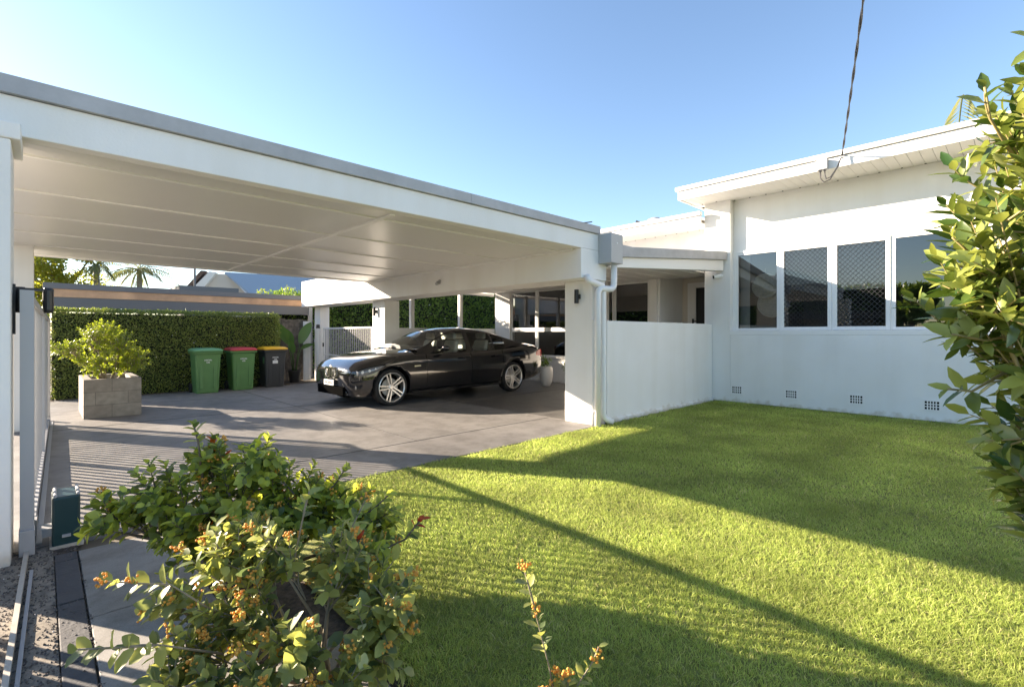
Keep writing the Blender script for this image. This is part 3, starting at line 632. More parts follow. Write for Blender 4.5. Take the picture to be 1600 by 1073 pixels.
def faces_cloud(n, faces, jitter):
    """points scattered over a list of (origin, u, v, normal) rectangles, weighted by area"""
    A = np.array([np.linalg.norm(np.cross(u, v)) for _, u, v, _ in faces]); idx = rng.choice(len(faces), n, p=A/A.sum())
    o = np.array([f[0] for f in faces], float)[idx]; u = np.array([f[1] for f in faces], float)[idx]; v = np.array([f[2] for f in faces], float)[idx]; nv = np.array([f[3] for f in faces], float)[idx]
    a, b_ = rng.random((2, n)); p = o+u*a[:, None]+v*b_[:, None]; q = p*3.1
    wob = np.sin(q[:, 0]*2+q[:, 2]*3)*np.sin(q[:, 1]*2.3+q[:, 2]*1.7)*.5+rng.normal(0, .6, n)
    return p+nv*(wob*jitter)[:, None], nv
def hedge(name, x0, x1, y0, y1, z1, n, L, m, label, jit=.03, holes=0, right=True):
    t = thing(name, ((x0+x1)/2, (y0+y1)/2, 0), label, 'hedge')
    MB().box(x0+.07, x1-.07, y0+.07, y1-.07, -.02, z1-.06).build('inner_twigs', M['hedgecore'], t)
    F = [((x0, y0, 0), (x1-x0, 0, 0), (0, 0, z1), (0, -1, 0)), ((x0, y0, z1), (x1-x0, 0, 0), (0, y1-y0, 0), (0, 0, 1)), ((x1, y0, 0), (0, y1-y0, 0), (0, 0, z1), (1, 0, 0)), ((x0, y0, 0), (0, y1-y0, 0), (0, 0, z1), (-1, 0, 0))]
    p, nv = faces_cloud(n, F, jit)
    ax = nrm(rng.normal(0, 1, (n, 3))+np.array([0, 0, .5])+nv*.7); nn = nrm(nv*1.0+rng.normal(0, .7, (n, 3)))
    V, Fc = leaf_geo(p, ax, nn, L*rng.uniform(.7, 1.3, n), L*.55*rng.uniform(.8, 1.2, n), .3, .1, simple=True)
    npmesh('foliage', V, Fc, m, t)
    return t
hedge('clipped_hedge', .08, 4.40, 13.2, 14.0, 1.79, 46000, .038, M['hedge'], 'long clipped green box hedge behind the bins and the planter')
hedge('tall_hedge', 6.3, 14.5, 14.3, 15.3, 2.95, 26000, .085, M['hedge2'], 'tall leafy hedge seen through the openings behind the car', .10)
hedge('tall_hedge', 5.4, 6.6, 16.2, 17.4, 2.6, 3500, .085, M['hedge2'], 'dark hedge end seen above the side gate', .10)

# paling fence and white panel
pf = thing('paling_fence', (5.0, 14.3, 0), 'weathered grey timber paling fence behind the potted plant', 'fence')
m = MB(); x = 4.2
while x < 5.42:
    m.box(x, x+.092, 14.15+random.uniform(0, .012), 14.175, 0, 1.72+random.uniform(-.02, .02)); x += .098
m.build('palings', M['paling'], pf)
MB().box(4.2, 5.4, 14.18, 14.24, .4, .48).box(4.2, 5.4, 14.18, 14.24, 1.3, 1.38).build('rails', M['paling'], pf)
wp = tag(at_base(MB().box(5.30, 5.50, 13.93, 13.97, 0, 1.66).box(5.335, 5.35, 13.91, 13.93, 0, 1.66).box(5.42, 5.435, 13.91, 13.93, 0, 1.66).build('fence_panel', M['trim'], bevel=.004), (5.4, 13.95, 0)), 'narrow white ribbed fence panel beside the round gate post', 'fence panel')
# neighbour's carport
nc = thing('neighbour_carport', (2.9, 15.6, 0), 'dark flat carport roof with timber fascia band above the hedge', 'carport')
MB().box(.02, 5.88, 14.95, 15.0, 2.32, 2.45).box(.02, 5.88, 15.0, 20, 2.38, 2.44).build('roof_edge', M['darkfascia'], nc)
MB().box(.03, 5.86, 14.98, 15.02, 2.14, 2.318).build('timber_band', M['timber'], nc)
MB().box(.04, 5.84, 15.0, 15.06, 1.88, 2.138).build('beam', M['darkfascia'], nc)
MB().box(5.85, 5.95, 14.94, 15.04, 0, 2.31).build('post', M['lightgrey'], nc)

# ---------------------------------------------------------------- plants
def foliage_shrub(t, base, blobs, ntips, L, Wd, leafm, twigm, perleaf=14, flower=0, wide=.6, run=.16, extra=(), tipleaf=5, droop=.1, redtips=0, seed=1, thick=.012, curl=.2, spur=()):
    """limbs to blob centres, twigs to tips in the blobs, leaves along each twig and a rosette at its end"""
    R = random.Random(seed); base = Vector(base); tw = MB(); LP = []; LA = []; LN = []; LS = []; RP = []; RA = []; RN = []; fl = MB()
    tips = []
    tot = sum(b[3]**2 for b in blobs)
    for b in blobs:
        c = Vector(b[:3]); n = max(2, int(ntips*b[3]**2/tot)); bs = base+Vector((R.uniform(-.06, .06), R.uniform(-.06, .06), 0))
        limb = [bs, bs.lerp(c, .35)+Vector((R.uniform(-.04, .04), R.uniform(-.04, .04), -.02)), bs.lerp(c, .7)+Vector((R.uniform(-.03, .03), R.uniform(-.03, .03), 0)), c]
        tw.tube(limb, [thick, thick*.8, thick*.6, thick*.4], 7)
        for _ in range(n):
            v = Vector((R.gauss(0, 1), R.gauss(0, 1), R.gauss(.25, 1))).normalized()*b[3]*R.uniform(.55, 1.08)
            tips.append((limb[1].lerp(c, R.uniform(.3, 1)) if R.random() < .6 else c+v*.25, c+v))
    for e in extra:
        pts = [Vector(p) for p in e]; tw.tube(pts, [thick*.6]+[thick*.35]*(len(pts)-1), 6); tips += [(pts[i], pts[i+1]) for i in range(1, len(pts)-1)]
    for s0, s1 in spur: tips.append((Vector(s0), Vector(s1)))
    for s, e in tips:
        if e.z < .04: e.z = .04+R.random()*.05
        d = e-s; ln = d.length
        if ln < .04: d = Vector((0, 0, .1)); ln = .1
        mid = s+d*.55+Vector((R.gauss(0, .1), R.gauss(0, .1), -.06*ln/.3))*ln*.5
        pts = [s*(1-t)**2+mid*2*t*(1-t)+e*t*t for t in (0, .25, .5, .75, 1)]
        tw.tube(pts, [thick*.38, thick*.34, thick*.28, thick*.22, thick*.15], 5, caps=False)
        L_ = run if ln > run else ln; dirn = (pts[-1]-pts[-2]).normalized()
        n = max(3, int(perleaf*L_/run)); u = dirn.orthogonal().normalized(); w_ = dirn.cross(u); red = R.random() < redtips
        for k in range(n):
            f = k/max(1, n-1); back = L_*(1-f)
            # position along the twig measured from the end
            q = pts[-1]-dirn*0; rem = back
            for i in range(len(pts)-1, 0, -1):
                sl2 = (pts[i]-pts[i-1]).length
                if rem <= sl2: q = pts[i].lerp(pts[i-1], rem/sl2); break
                rem -= sl2; q = pts[i-1]
            a = k*2.4+R.uniform(-.3, .3); rad = u*math.cos(a)+w_*math.sin(a); open_ = .95-.45*f
            axv = (rad*open_+dirn*(1.05-open_*.5)+Vector((0, 0, -droop))).normalized()
            nv = (dirn*.9-rad*.5+Vector((0, 0, .8))+Vector((R.gauss(0, .2),)*3)).normalized(); sz = L*R.uniform(.65, 1.1)*(1 if f < .85 else .7)
            T = (RP, RA, RN) if (red and f > .5) else (LP, LA, LN)
            T[0].append(q); T[1].append(axv); T[2].append(nv)
            if T[0] is LP: LS.append(sz)
        if flower and R.random() < flower:
            fl = MB()
            for k in range(R.randint(9, 20)):
                v = Vector((R.gauss(0, 1), R.gauss(0, 1), R.gauss(.4, 1))).normalized()*R.uniform(.006, .026)*1.0
                fl.ball(e+dirn*.018+v, R.uniform(.0035, .0065), 5, 4)
            fl.build('flower_cluster', M['flower'], t, smooth=True)
    tw.build('branches', twigm, t, smooth=True)
    V, F = leaf_geo(np.array(LP), np.array(LA), np.array(LN), np.array(LS), np.array(LS)*Wd/L*rng.uniform(.85, 1.15, len(LS)), .28, curl, wide=wide)
    npmesh('foliage', V, F, leafm, t, smooth=True)
    if RP:
        V, F = leaf_geo(np.array(RP), np.array(RA), np.array(RN), L*.7, Wd*.6, .28, curl, wide=wide); npmesh('new_leaves', V, F, M['redleaf'], t, smooth=True)

# planter bush
t = thing('planter_shrub', (.8, 10.5, .5), 'yellow-green shrub growing in the concrete-block planter', 'shrub')
foliage_shrub(t, (.8, 10.5, .5), [(.62, 10.4, 1.22, .26), (.95, 10.3, 1.12, .26), (.8, 10.6, 1.33, .22), (1.15, 10.2, .86, .22), (.35, 10.4, 1.02, .22), (.95, 10.4, .86, .26), (.65, 10.3, .85, .25), (.12, 10.5, 1.1, .13)], 330, .052, .030, M['yellowbush'], M['paletwig'], 13, seed=3, run=.14, thick=.014)

sh1 = thing('round_leaf_shrub', (.80, 2.85, 0), 'dark green round-leaved shrub with red new tips in front of the driveway', 'shrub')
foliage_shrub(sh1, (.80, 2.85, 0), [(.62, 2.93, .62, .16), (.80, 2.70, .64, .15), (.42, 3.0, .48, .17), (.24, 3.06, .42, .13), (.70, 2.75, .42, .22), (.95, 2.55, .45, .19), (1.12, 2.40, .40, .15), (.55, 2.85, .32, .2), (.85, 2.55, .28, .2), (1.22, 2.25, .30, .15), (1.08, 2.05, .30, .15)],
    360, .068, .042, M['roundleaf'], M['bark'], 15, seed=11, redtips=.05, flower=.12, run=.15,
    extra=[[(.95, 2.55, .4), (1.08, 2.44, .52), (1.12, 2.38, .62)], [(1.1, 2.4, .3), (1.2, 2.25, .42), (1.25, 2.18, .50)], [(.6, 2.9, .5), (.58, 2.92, .74), (.56, 2.93, .84)], [(1.0, 2.2, .2), (1.2, 1.95, .36), (1.25, 1.90, .45)]])
sh2 = thing('flowering_shrub', (.72, 1.95, 0), 'grey-green shrub covered in orange-yellow flower buds in the foreground', 'shrub')
foliage_shrub(sh2, (.74, 1.80, 0), [(.50, 2.18, .42, .13), (.66, 2.02, .48, .12), (.84, 1.86, .42, .13), (.92, 1.60, .30, .14), (.52, 2.0, .26, .15), (.84, 1.62, .15, .14), (.36, 1.98, .20, .13), (.98, 1.74, .36, .1), (.34, 2.2, .30, .1), (.62, 1.72, .22, .13), (.48, 1.72, .16, .12), (.70, 1.52, .14, .12), (.62, 2.22, .42, .14), (.92, 2.0, .36, .14), (.30, 1.86, .16, .13), (1.02, 1.9, .22, .12), (.40, 1.62, .12, .1)],
    340, .066, .040, M['greyleaf'], M['paletwig'], 11, seed=5, flower=.33, run=.15, thick=.008,
    extra=[[(.45, 2.0, .3), (.32, 2.02, .44), (.23, 2.01, .48), (.15, 2.02, .51)], [(.45, 1.9, .2), (.26, 1.80, .36), (.16, 1.75, .42), (.07, 1.74, .46)], [(.80, 1.9, .3), (.9, 1.88, .5), (.95, 1.85, .62)], [(.7, 1.95, .4), (.74, 1.95, .58), (.76, 1.94, .68)], [(.45, 1.9, .15), (.28, 1.7, .26), (.2, 1.62, .30)]])
sh3 = thing('sprig_shrub', (1.20, 1.02, 0), 'single upright leafy sprig with orange tip rising from the lawn edge', 'shrub')
foliage_shrub(sh3, (1.16, .98, 0), [(1.20, .98, .14, .07)], 14, .052, .030, M['greyleaf'], M['paletwig'], 10, seed=9, flower=.9, run=.12, thick=.007,
    extra=[[(1.18, 1.0, .05), (1.19, 1.06, .22), (1.17, 1.10, .38), (1.14, 1.12, .52)], [(1.18, .98, .05), (1.24, 1.0, .14), (1.30, .96, .24), (1.31, .95, .28)]])

rb = thing('glossy_shrub', (2.55, -.30, 0), 'tall glossy pointed-leaf shrub filling the right edge of the view', 'shrub')
foliage_shrub(rb, (2.66, -0.40, 0), [(2.22, -.05, .82, .14), (2.13, .04, 1.36, .17), (2.12, .05, 1.62, .15), (2.25, -.08, .66, .11), (2.20, -.03, .98, .15), (2.33, -0.08, 1.98, .24), (2.23, 0.01, 1.70, .22), (2.21, -0.00, 1.44, .24), (2.29, -0.05, 1.18, .24), (2.35, -0.10, .92, .20), (2.51, -0.30, 2.15, .3), (2.46, -0.26, 1.6, .34), (2.51, -0.26, 1.15, .3), (2.41, -0.14, 2.25, .12), (2.41, -0.21, .74, .13), (2.71, -0.51, 1.8, .35), (2.71, -0.51, 1.3, .35)],
    430, .098, .042, M['glossleaf'], M['greentwig'], 15, seed=21, wide=.4, run=.22, thick=.010, droop=.05, curl=.14,
    extra=[[(2.26, -0.00, 1.5), (2.13, 0.10, 1.55), (2.04, 0.14, 1.60)], [(2.23, -0.00, 1.3), (2.11, 0.07, 1.28), (2.02, 0.14, 1.30)], [(2.26, -0.00, 1.2), (2.11, 0.10, 1.12), (2.03, 0.15, 1.13)], [(2.26, -0.00, 1.85), (2.16, 0.06, 1.98), (2.09, 0.07, 2.06)], [(2.36, -0.10, 2.05), (2.31, -0.07, 2.2), (2.23, -0.04, 2.22)]])
# unseen shrub added below the view to throw shade on the near lawn
sh4 = thing('round_leaf_shrub', (.78, .75, 0), 'unseen round-leaved shrub below the view, added to shade the near lawn', 'shrub')
foliage_shrub(sh4, (.5, .6, 0), [(.35, 1.0, .26, .18), (.50, .7, .30, .22), (.65, .35, .36, .25), (.5, -.1, .65, .3), (.05, .5, .55, .3)], 150, .06, .034, M['roundleaf'], M['bark'], 13, seed=31)

# bird of paradise in a black pot
bp = thing('potted_plant', (4.95, 13.65, 0), 'broad-leaved plant in a black pot against the paling fence', 'potted plant')
MB().lathe([(.001, .0), (.12, .0), (.16, .28), (.17, .28), (.17, .32), (.15, .32), (.14, .28), (.001, .27)], (4.95, 13.65, 0), 2, 24).build('pot', M['potblack'], bp)
V_ = []; F3_ = []; q = MB()
for (ax_, ay, h_, L_, tlt) in ((-.38, 0, 1.05, .75, .35), (.28, -.05, 1.05, .72, .32), (-.12, .1, .95, .6, .2), (.42, .05, .9, .35, .5), (-.2, -.15, .8, .45, .3)):
    b0 = Vector((4.95+ax_*.1, 13.65, .28)); e = Vector((4.95+ax_*.45, 13.65+ay, h_)); q.tube([b0, b0.lerp(e, .5)+Vector((0, 0, .08)), e], [.014, .011, .008], 6)
    dirv = Vector((ax_*1.1, ay, 1.0 if tlt < .4 else .4)).normalized()
    nn = 9; w = .13*L_/.7
    vs = []
    for i in range(nn):
        t_ = i/(nn-1); c = e+dirv*L_*t_+Vector((ax_*.25*t_*t_, 0, -.1*t_*t_)); ww = w*math.sin(PI*min(1, t_*.93+.07))**.7
        s_ = Vector((1, 0, 0))-dirv*dirv.x; s_.normalize(); s_ = (s_+Vector((0, -.5, 0))).normalized()
        vs += [c-s_*ww+Vector((0, -.03, .0)), c, c+s_*ww+Vector((0, -.03, 0))]
    fs = [(i*3+j, i*3+j+1, i*3+j+4, i*3+j+3) for i in range(nn-1) for j in (0, 1)]
    V_.append((vs, fs))
q.build('stems', M['bop'], bp, smooth=True)
q = MB(); [q.add(v, f) for v, f in V_]; q.build('leaves', M['bop'], bp, smooth=True)

# white vase pot and a second pot by the glazed wall
def vase(x, y, label, s=1.0, seed=1):
    t = thing('potted_plant', (x, y, 0), label, 'potted plant', 'white pots along the glazed wall')
    MB().lathe([(.001, .0), (.10*s, .0), (.15*s, .12*s), (.175*s, .30*s), (.165*s, .44*s), (.14*s, .50*s), (.125*s, .50*s), (.14*s, .42*s), (.001, .42*s)], (x, y, 0), 2, 28).build('pot', M['ceramic'], t, smooth=True)
    foliage_shrub(t, (x, y, .42*s), [(x, y, .66*s, .13), (x-.06, y+.05, .60*s, .1)], 22, .12, .03, M['hedge2'], M['bark'], 8, seed=seed, wide=.4, droop=.35, thick=.008)
    return t
vase(9.12, 8.22, 'white ceramic vase pot with a leafy plant behind the car boot', 1.0, 4)
vase(9.35, 7.62, 'second leafy plant in a white pot, half hidden by the carport column', .8, 6)

n = 900; p = np.column_stack([rng.uniform(.1, 4.6, n), 13.0+np.abs(rng.normal(0, .10, n))*-1+rng.uniform(0, .2, n), rng.uniform(.004, .012, n)])
a_ = rng.uniform(0, 2*PI, n); M['litter'] = leafmat('dry_leaf', [(.20, .12, .06), (.30, .19, .09), (.14, .10, .06)], .8, .1)
V, F = leaf_geo(p, np.column_stack([np.cos(a_), np.sin(a_), rng.uniform(-.1, .25, n)]), np.array([[0, 0, 1.]]).repeat(n, 0)+rng.normal(0, .3, (n, 3)), .035*rng.uniform(.6, 1.3, n), .018, .3, .2, simple=True)
tag(npmesh('leaf_litter', V, F, M['litter']), 'dry brown leaf litter along the foot of the clipped hedge', 'leaf litter', kind='stuff')
n = 5200; g_ = MB()
oc = np.array([(1, 0, 0), (-1, 0, 0), (0, 1, 0), (0, -1, 0), (0, 0, 1), (0, 0, -1)], float); of = np.array([(0, 2, 4), (2, 1, 4), (1, 3, 4), (3, 0, 4), (2, 0, 5), (1, 2, 5), (3, 1, 5), (0, 3, 5)])
p = np.column_stack([np.where(rng.random(n) < .8, rng.uniform(-.42, .05, n), rng.uniform(.04, .17, n)), rng.uniform(1.9, 4.12, n), rng.uniform(-.006, .0, n)])
q_ = rng.normal(0, .25, (n, 6, 3))+oc; sc_ = rng.uniform(.002, .0065, (n, 1, 1))*rng.uniform(.6, 1.3, (n, 1, 3)); V = (p[:, None]+q_*sc_).reshape(-1, 3); F = [(np.arange(n)[:, None, None]*6+of[None]).reshape(-1, 3)]
M['pebble'] = leafmat('pebble', [(.10, .09, .08), (.25, .22, .18), (.40, .34, .27), (.18, .16, .15)], .85, 0)
tag(npmesh('gravel', V, F, M['pebble']), 'loose coarse gravel beside the gate track', 'gravel', kind='stuff')
# ---------------------------------------------------------------- trees beyond
def crown_tree(name, loc, h, r, m, label, n=7000, L=.28, seed=1, trunk=.16):
    t = thing(name, (*loc, 0), label, 'tree', 'trees beyond the gardens'); R = random.Random(seed); x, y = loc
    tk = MB().tube([(x, y, 0), (x+.1, y, h*.3), (x, y+.1, h*.6), (x, y, h*.85)], [trunk, trunk*.8, trunk*.55, trunk*.2], 9); C = []
    for k in range(14):
        a = R.uniform(0, 2*PI); e = (x+r*.75*math.cos(a)*R.uniform(.3, 1), y+r*.75*math.sin(a)*R.uniform(.3, 1), h*R.uniform(.55, .97)); tk.tube([(x, y, h*R.uniform(.35, .6)), (*e,)], [trunk*.35, .02], 6); C.append((*e, r*R.uniform(.25, .42)))
    tk.build('trunk', M['bark'], t, smooth=True)
    c = np.array(C)[rng.integers(0, len(C), n)]; v = nrm(rng.normal(0, 1, (n, 3)))*(rng.uniform(.4, 1.05, n)**.6)[:, None]*c[:, 3:]; p = c[:, :3]+v*np.array([1, 1, .75])
    V, F = leaf_geo(p, rng.normal(0, 1, (n, 3))+np.array([0, 0, -.2]), nrm(v)+rng.normal(0, .6, (n, 3)), L*rng.uniform(.6, 1.3, n), L*.5, .2, .2, simple=True)
    npmesh('crown', V, F, m, t); return t
def palm_tree(loc, h, fl, label, seed=1, nf=16, m=None, droop=1.0, tr=.12, group='palms beyond the gardens'):
    t = thing('palm_tree', (*loc, 0), label, 'palm tree', group); R = random.Random(seed); x, y = loc
    MB().tube([(x, y, 0), (x+.05, y, h*.5), (x, y, h)], [tr*1.3, tr, tr*.8], 10).build('trunk', M['paletwig'], t, smooth=True)
    P = []; A = []; N = []; Ls = []; st = MB()
    for k in range(nf):
        a = 2*PI*k/nf+R.uniform(-.2, .2); el_ = R.uniform(-.1, 1.15); d = Vector((math.cos(a)*math.cos(el_), math.sin(a)*math.cos(el_), math.sin(el_))); p = Vector((x, y, h)); pts = [p.copy()]; seg = 13
        for i in range(seg):
            d = (d+Vector((0, 0, -.085*droop))).normalized(); p = p+d*fl/seg; pts.append(p.copy())
            s_ = d.cross(Vector((0, 0, 1))).normalized(); L_ = fl*.34*math.sin(PI*(i+2)/(seg+3))**.6
            for sg_ in (-1, 1):
                for q_ in (0,):
                    P.append(p-d*fl/seg*q_); A.append(s_*sg_+d*.7+Vector((0, 0, -.95))); N.append(Vector((0, 0, 1))+s_*.3*sg_); Ls.append(L_*R.uniform(.85, 1.1))
        st.tube(pts, [.03]+[.018]*(len(pts)-2)+[.006], 5)
    st.build('frond_stems', M['palm'], t)
    V, F = leaf_geo(np.array(P), np.array(A), np.array(N), np.array(Ls), max(.022, .022*fl), .1, .3, simple=True); npmesh('fronds', V, F, m or M['palm'], t); return t
crown_tree('garden_tree', (.55, 26.0), 4.9, 1.9, M['goldtree'], 'golden-green bushy tree above the neighbour carport, far left', 6500, .16, 2)
palm_tree((3.05, 26.5), 4.1, 1.2, 'slender palm with drooping fronds above the dark carport roof', 3, 15)
palm_tree((1.55, 25.2), 4.0, 1.0, 'short feathery palm beside the golden tree', 8, 12)
palm_tree((5.0, 28.2), 3.3, .9, 'small palm tip poking over the dark roof left of the pole', 12, 9)
palm_tree((17.5, 1.1), 6.35, 1.9, 'dark palm crown rising behind the house roof at right', 5, 20)
crown_tree('garden_tree', (5.75, 17.6), 3.05, .6, M['yellowbush'], 'small bright green bush tip beside the white beam end', 1200, .09, 6, .05)
crown_tree('garden_tree', (-30, 26), 7, 3.0, M['hedge2'], 'leafy street tree across the road', 5000, .4, 14, .25)
crown_tree('garden_tree', (-20, 4.6), 4.2, 1.2, M['hedge2'], 'smaller street tree across the road near the corner', 4000, .35, 15, .2)
# house across the road (seen mirrored in the windows)
oh = thing('opposite_house', (-24, 7, 0), 'brick house with brown tiled roof across the road', 'house')
MB().box(-29, -22, 7, 14, 0, 2.4).build('wall', M['brownwall'], oh)
MB().prism([(-29.6, 2.4), (-21.4, 2.4), (-25.5, 4.0)], 1, 6.4, 14.6).build('roof', M['brownroof'], oh)
for yy in (8.0, 11.0): MB().box(-21.99, -21.95, yy, yy+1.8, .9, 2.1).build('window', M['black'], oh)

hedge('tall_hedge', -24.5, -23, 5.5, 60, 4.6, 16000, .34, M['hedge2'], 'unseen very tall hedge across the road, added to darken the window reflections', .2)  # added out of view to keep bright horizon sky out of the panes
crown_tree('garden_tree', (-25, 20), 6.5, 3.0, M['hedge2'], 'broad tree behind the very tall roadside hedge', 4000, .35, 17, .2)
# neighbour's house behind
nh = thing('neighbour_house', (8.5, 28, 0), 'cream neighbour house with blue-grey steel roof behind the dark carport', 'house')
def ray(px, py, d):
    t_ = (px-800)/762; a = math.radians(46.03); return Vector(((math.cos(a)+t_*math.sin(a))*d, (math.sin(a)-t_*math.cos(a))*d, 1.3-(py-522)/762*d))
A_ = Vector((5.3, 28.5)); ux = Vector((.93, -.36)).normalized(); vy = Vector((.36, .93)).normalized()
def L2(a, b_, z): q_ = A_+ux*a+vy*b_; return (q_.x, q_.y, z)
def pr3(poly, b0, b1, name, m_):   # polygon in (a,z), extruded along vy
    n = len(poly); vs = [L2(a, b0, z) for a, z in poly]+[L2(a, b1, z) for a, z in poly]
    return MB().add(vs, [tuple(range(n)), tuple(range(n, 2*n))[::-1]]+[(i, n+i, n+(i+1) % n, (i+1) % n) for i in range(n)]).build(name, m_, nh, fixn=True)
pr3([(.0, 0), (6.5, 0), (6.5, 3.05), (2.75, 3.05), (1.6, 4.35), (.95, 4.35), (.0, 3.4)], 0, 5, 'wall', M['cream'])
pr3([(-.25, 3.35), (.55, 4.42), (.75, 4.42), (-.05, 3.35)], -.55, 5, 'barge_board', M['brownroof'])
pr3([(.2, 3.55), (.9, 4.4), (1.2, 4.36), (.6, 3.5)], -.5, -.02, 'gable_soffit', M['soffit'])
o = MB().add([L2(1.5, -.05, 4.45), L2(6.7, -.05, 4.35), L2(6.7, -.95, 3.3), L2(2.75, -.95, 3.3), L2(1.5, -.05, 4.35), L2(6.7, -.05, 4.25), L2(6.7, -.95, 3.2), L2(2.75, -.95, 3.2)], [(0, 1, 2, 3), (7, 6, 5, 4), (0, 3, 7, 4), (3, 2, 6, 7), (2, 1, 5, 6), (1, 0, 4, 5)]).build('roof', M['blueroof'], nh, fixn=True)
q = MB()
q.add([L2(3.0, -.03, 2.3), L2(6.2, -.03, 2.3), L2(6.2, -.03, 2.95), L2(3.0, -.03, 2.95), L2(3.0, .03, 2.3), L2(6.2, .03, 2.3), L2(6.2, .03, 2.95), L2(3.0, .03, 2.95)], [(0, 1, 2, 3), (7, 6, 5, 4), (0, 3, 7, 4), (3, 2, 6, 7), (2, 1, 5, 6), (1, 0, 4, 5)]).build('window', M['black'], nh)
ds = tag(at_base(MB().box(4.1, 6.3, 24.0, 26, 3.15, 3.32).box(4.3, 6.1, 24.2, 25.8, 0, 3.15).build('garden_shed', M['darkfascia']), (5.2, 25, 0)), 'low dark flat roof just above the timber band', 'shed')
po = tag(at_base(MB().tube([(5.0, 25.9, 0), (5.0, 25.9, 5.6)], [.05, .045], 10).build('utility_pole', M['darkfascia'], None), (5.0, 25.9, 0)), 'thin dark pole rising behind the neighbour carport', 'pole')

# ---------------------------------------------------------------- roof bits, cable, camera
rv = thing('roof_ventilator', (11.75, 6.70, 3.7), 'round metal roof ventilator poking over the rear roofline', 'roof vent')
MB().lathe([(.12, 3.7), (.12, 4.12), (.20, 4.16), (.23, 4.25), (.20, 4.34), (.10, 4.39), (.001, 4.40)], (11.75, 6.70, 0), 2, 20).build('dome', M['lightgrey'], rv, smooth=True)
MB().tube([(11.5, 6.98, 3.7), (11.5, 6.98, 4.27), (11.48, 7.1, 4.31)], .04, 8).build('flue', M['darkmetal'], rv)
an = thing('television_aerial', (5.49, 4.43, 2.72), 'thin black aerial rod lying above the carport gutter', 'aerial')
MB().tube([(5.49, 4.43, 2.88), (5.69, 4.24, 2.91)], .008, 6).tube([(5.49, 4.43, 2.70), (5.49, 4.43, 2.91)], .012, 6).build('rod', M['darkmetal'], an)
sc = thing('security_camera', (9.52, 4.0, 2.42), 'small white bullet security camera on the house corner', 'camera')
MB().tube([(9.569, 4.02, 2.44), (9.50, 4.0, 2.44)], .03, 10).build('mount', M['trim'], sc)
c_ = MB().tube([(9.50, 4.0, 2.43), (9.40, 4.10, 2.405)], .038, 14).build('camera_body', M['trim'], sc)
MB().tube([(9.401, 4.10, 2.405), (9.396, 4.105, 2.404)], .03, 14).build('lens', M['black'], c_)
jb = thing('junction_box', (8.84, 2.12, 3.9), 'grey electrical junction box on the roof fascia', 'junction box')
MB().box(8.77, 8.858, 2.05, 2.19, 3.87, 4.03).build('box', M['boxgrey'], jb, bevel=.008)
MB().box(8.768, 8.80, 2.07, 2.10, 3.84, 3.87).box(8.768, 8.80, 2.13, 2.16, 3.84, 3.87).build('glands', M['black'], jb)
cb = thing('service_cable', (8.8, 1.86, 4.0), 'twisted black power cable running from the sky to the roof fascia', 'cable')
a0 = Vector((8.80, 1.86, 4.03)); q0 = Vector((5.45, .985, 4.385)); dr0 = (q0-a0)
tp = [a0+dr0*t_+Vector((0, 0, .012*(t_*t_-t_)*8)) for t_ in np.linspace(0, 4.4, 120)]
dd = dr0.normalized(); s1 = dd.cross(Vector((0, 0, 1))).normalized(); s2 = s1.cross(dd); q = MB()
for ph in (0, PI):
    q.tube([p+(s1*math.cos(i*.9+ph)+s2*math.sin(i*.9+ph))*.008 for i, p in enumerate(tp)], .0078, 6)
q.build('strands', M['darkmetal'], cb, smooth=True)
MB().tube([(8.80, 1.86, 4.03), (8.74, 1.90, 3.86), (8.73, 2.0, 3.68), (8.76, 2.09, 3.66), (8.785, 2.145, 3.74), (8.785, 2.145, 3.85)], .008, 6).tube([(8.80, 1.86, 4.03), (8.75, 1.92, 3.84), (8.75, 2.0, 3.72), (8.77, 2.06, 3.71), (8.785, 2.085, 3.78), (8.785, 2.085, 3.85)], .008, 6).build('loop', M['darkmetal'], cb, smooth=True)
MB().tube([(8.858, 1.84, 4.03), (8.80, 1.84, 4.03), (8.79, 1.87, 4.0), (8.81, 1.84, 3.98)], .012, 6).build('hook', M['lightgrey'], cb, smooth=True)
po2 = thing('utility_pole', (-6.0, -2.0, 0), 'timber power pole on the footpath carrying the service cable', 'pole')
MB().tube([(-6.0, -2.0, 0), (-6.0, -2.0, 7.5)], [.16, .12], 12).build('post', M['paling'], po2)
# woven wall baskets in the first window
for (yy, zz, r_, lb) in ((3.36, 2.22, .24, 'round woven basket hanging high inside the leftmost window pane'), (3.24, 1.88, .26, 'larger round woven basket hanging below another behind the leftmost pane')):
    wb = thing('woven_basket', (10.02, yy, zz), lb, 'basket', 'woven baskets inside the window')
    MB().lathe([(.001, .05), (r_*.7, .04), (r_*.9, 0), (r_, -.03), (r_*1.02, 0), (r_*.9, .03), (.001, .08)], (10.0, yy, zz), 0, 28).build('disc', M['wicker'], wb, smooth=True)
    MB().tube([(9.99, yy, zz+r_), (9.99, yy, zz+r_+.1)], .006, 6).build('cord', M['wicker'], wb)
MB().box(10.35, 10.6, 2.4, 3.7, 0, 1.0).build('cabinet', M['room'], H)
[MB().box(9.86, 9.875, y_, y_+.72, z_, 2.86).build('blind', M['curtain'], H) for y_, z_ in ((2.24, 2.2), (1.44, 2.05))]
MB().box(9.93, 9.95, 3.62, 3.80, 1.3, 2.84).build('curtain', M['curtain'], H)

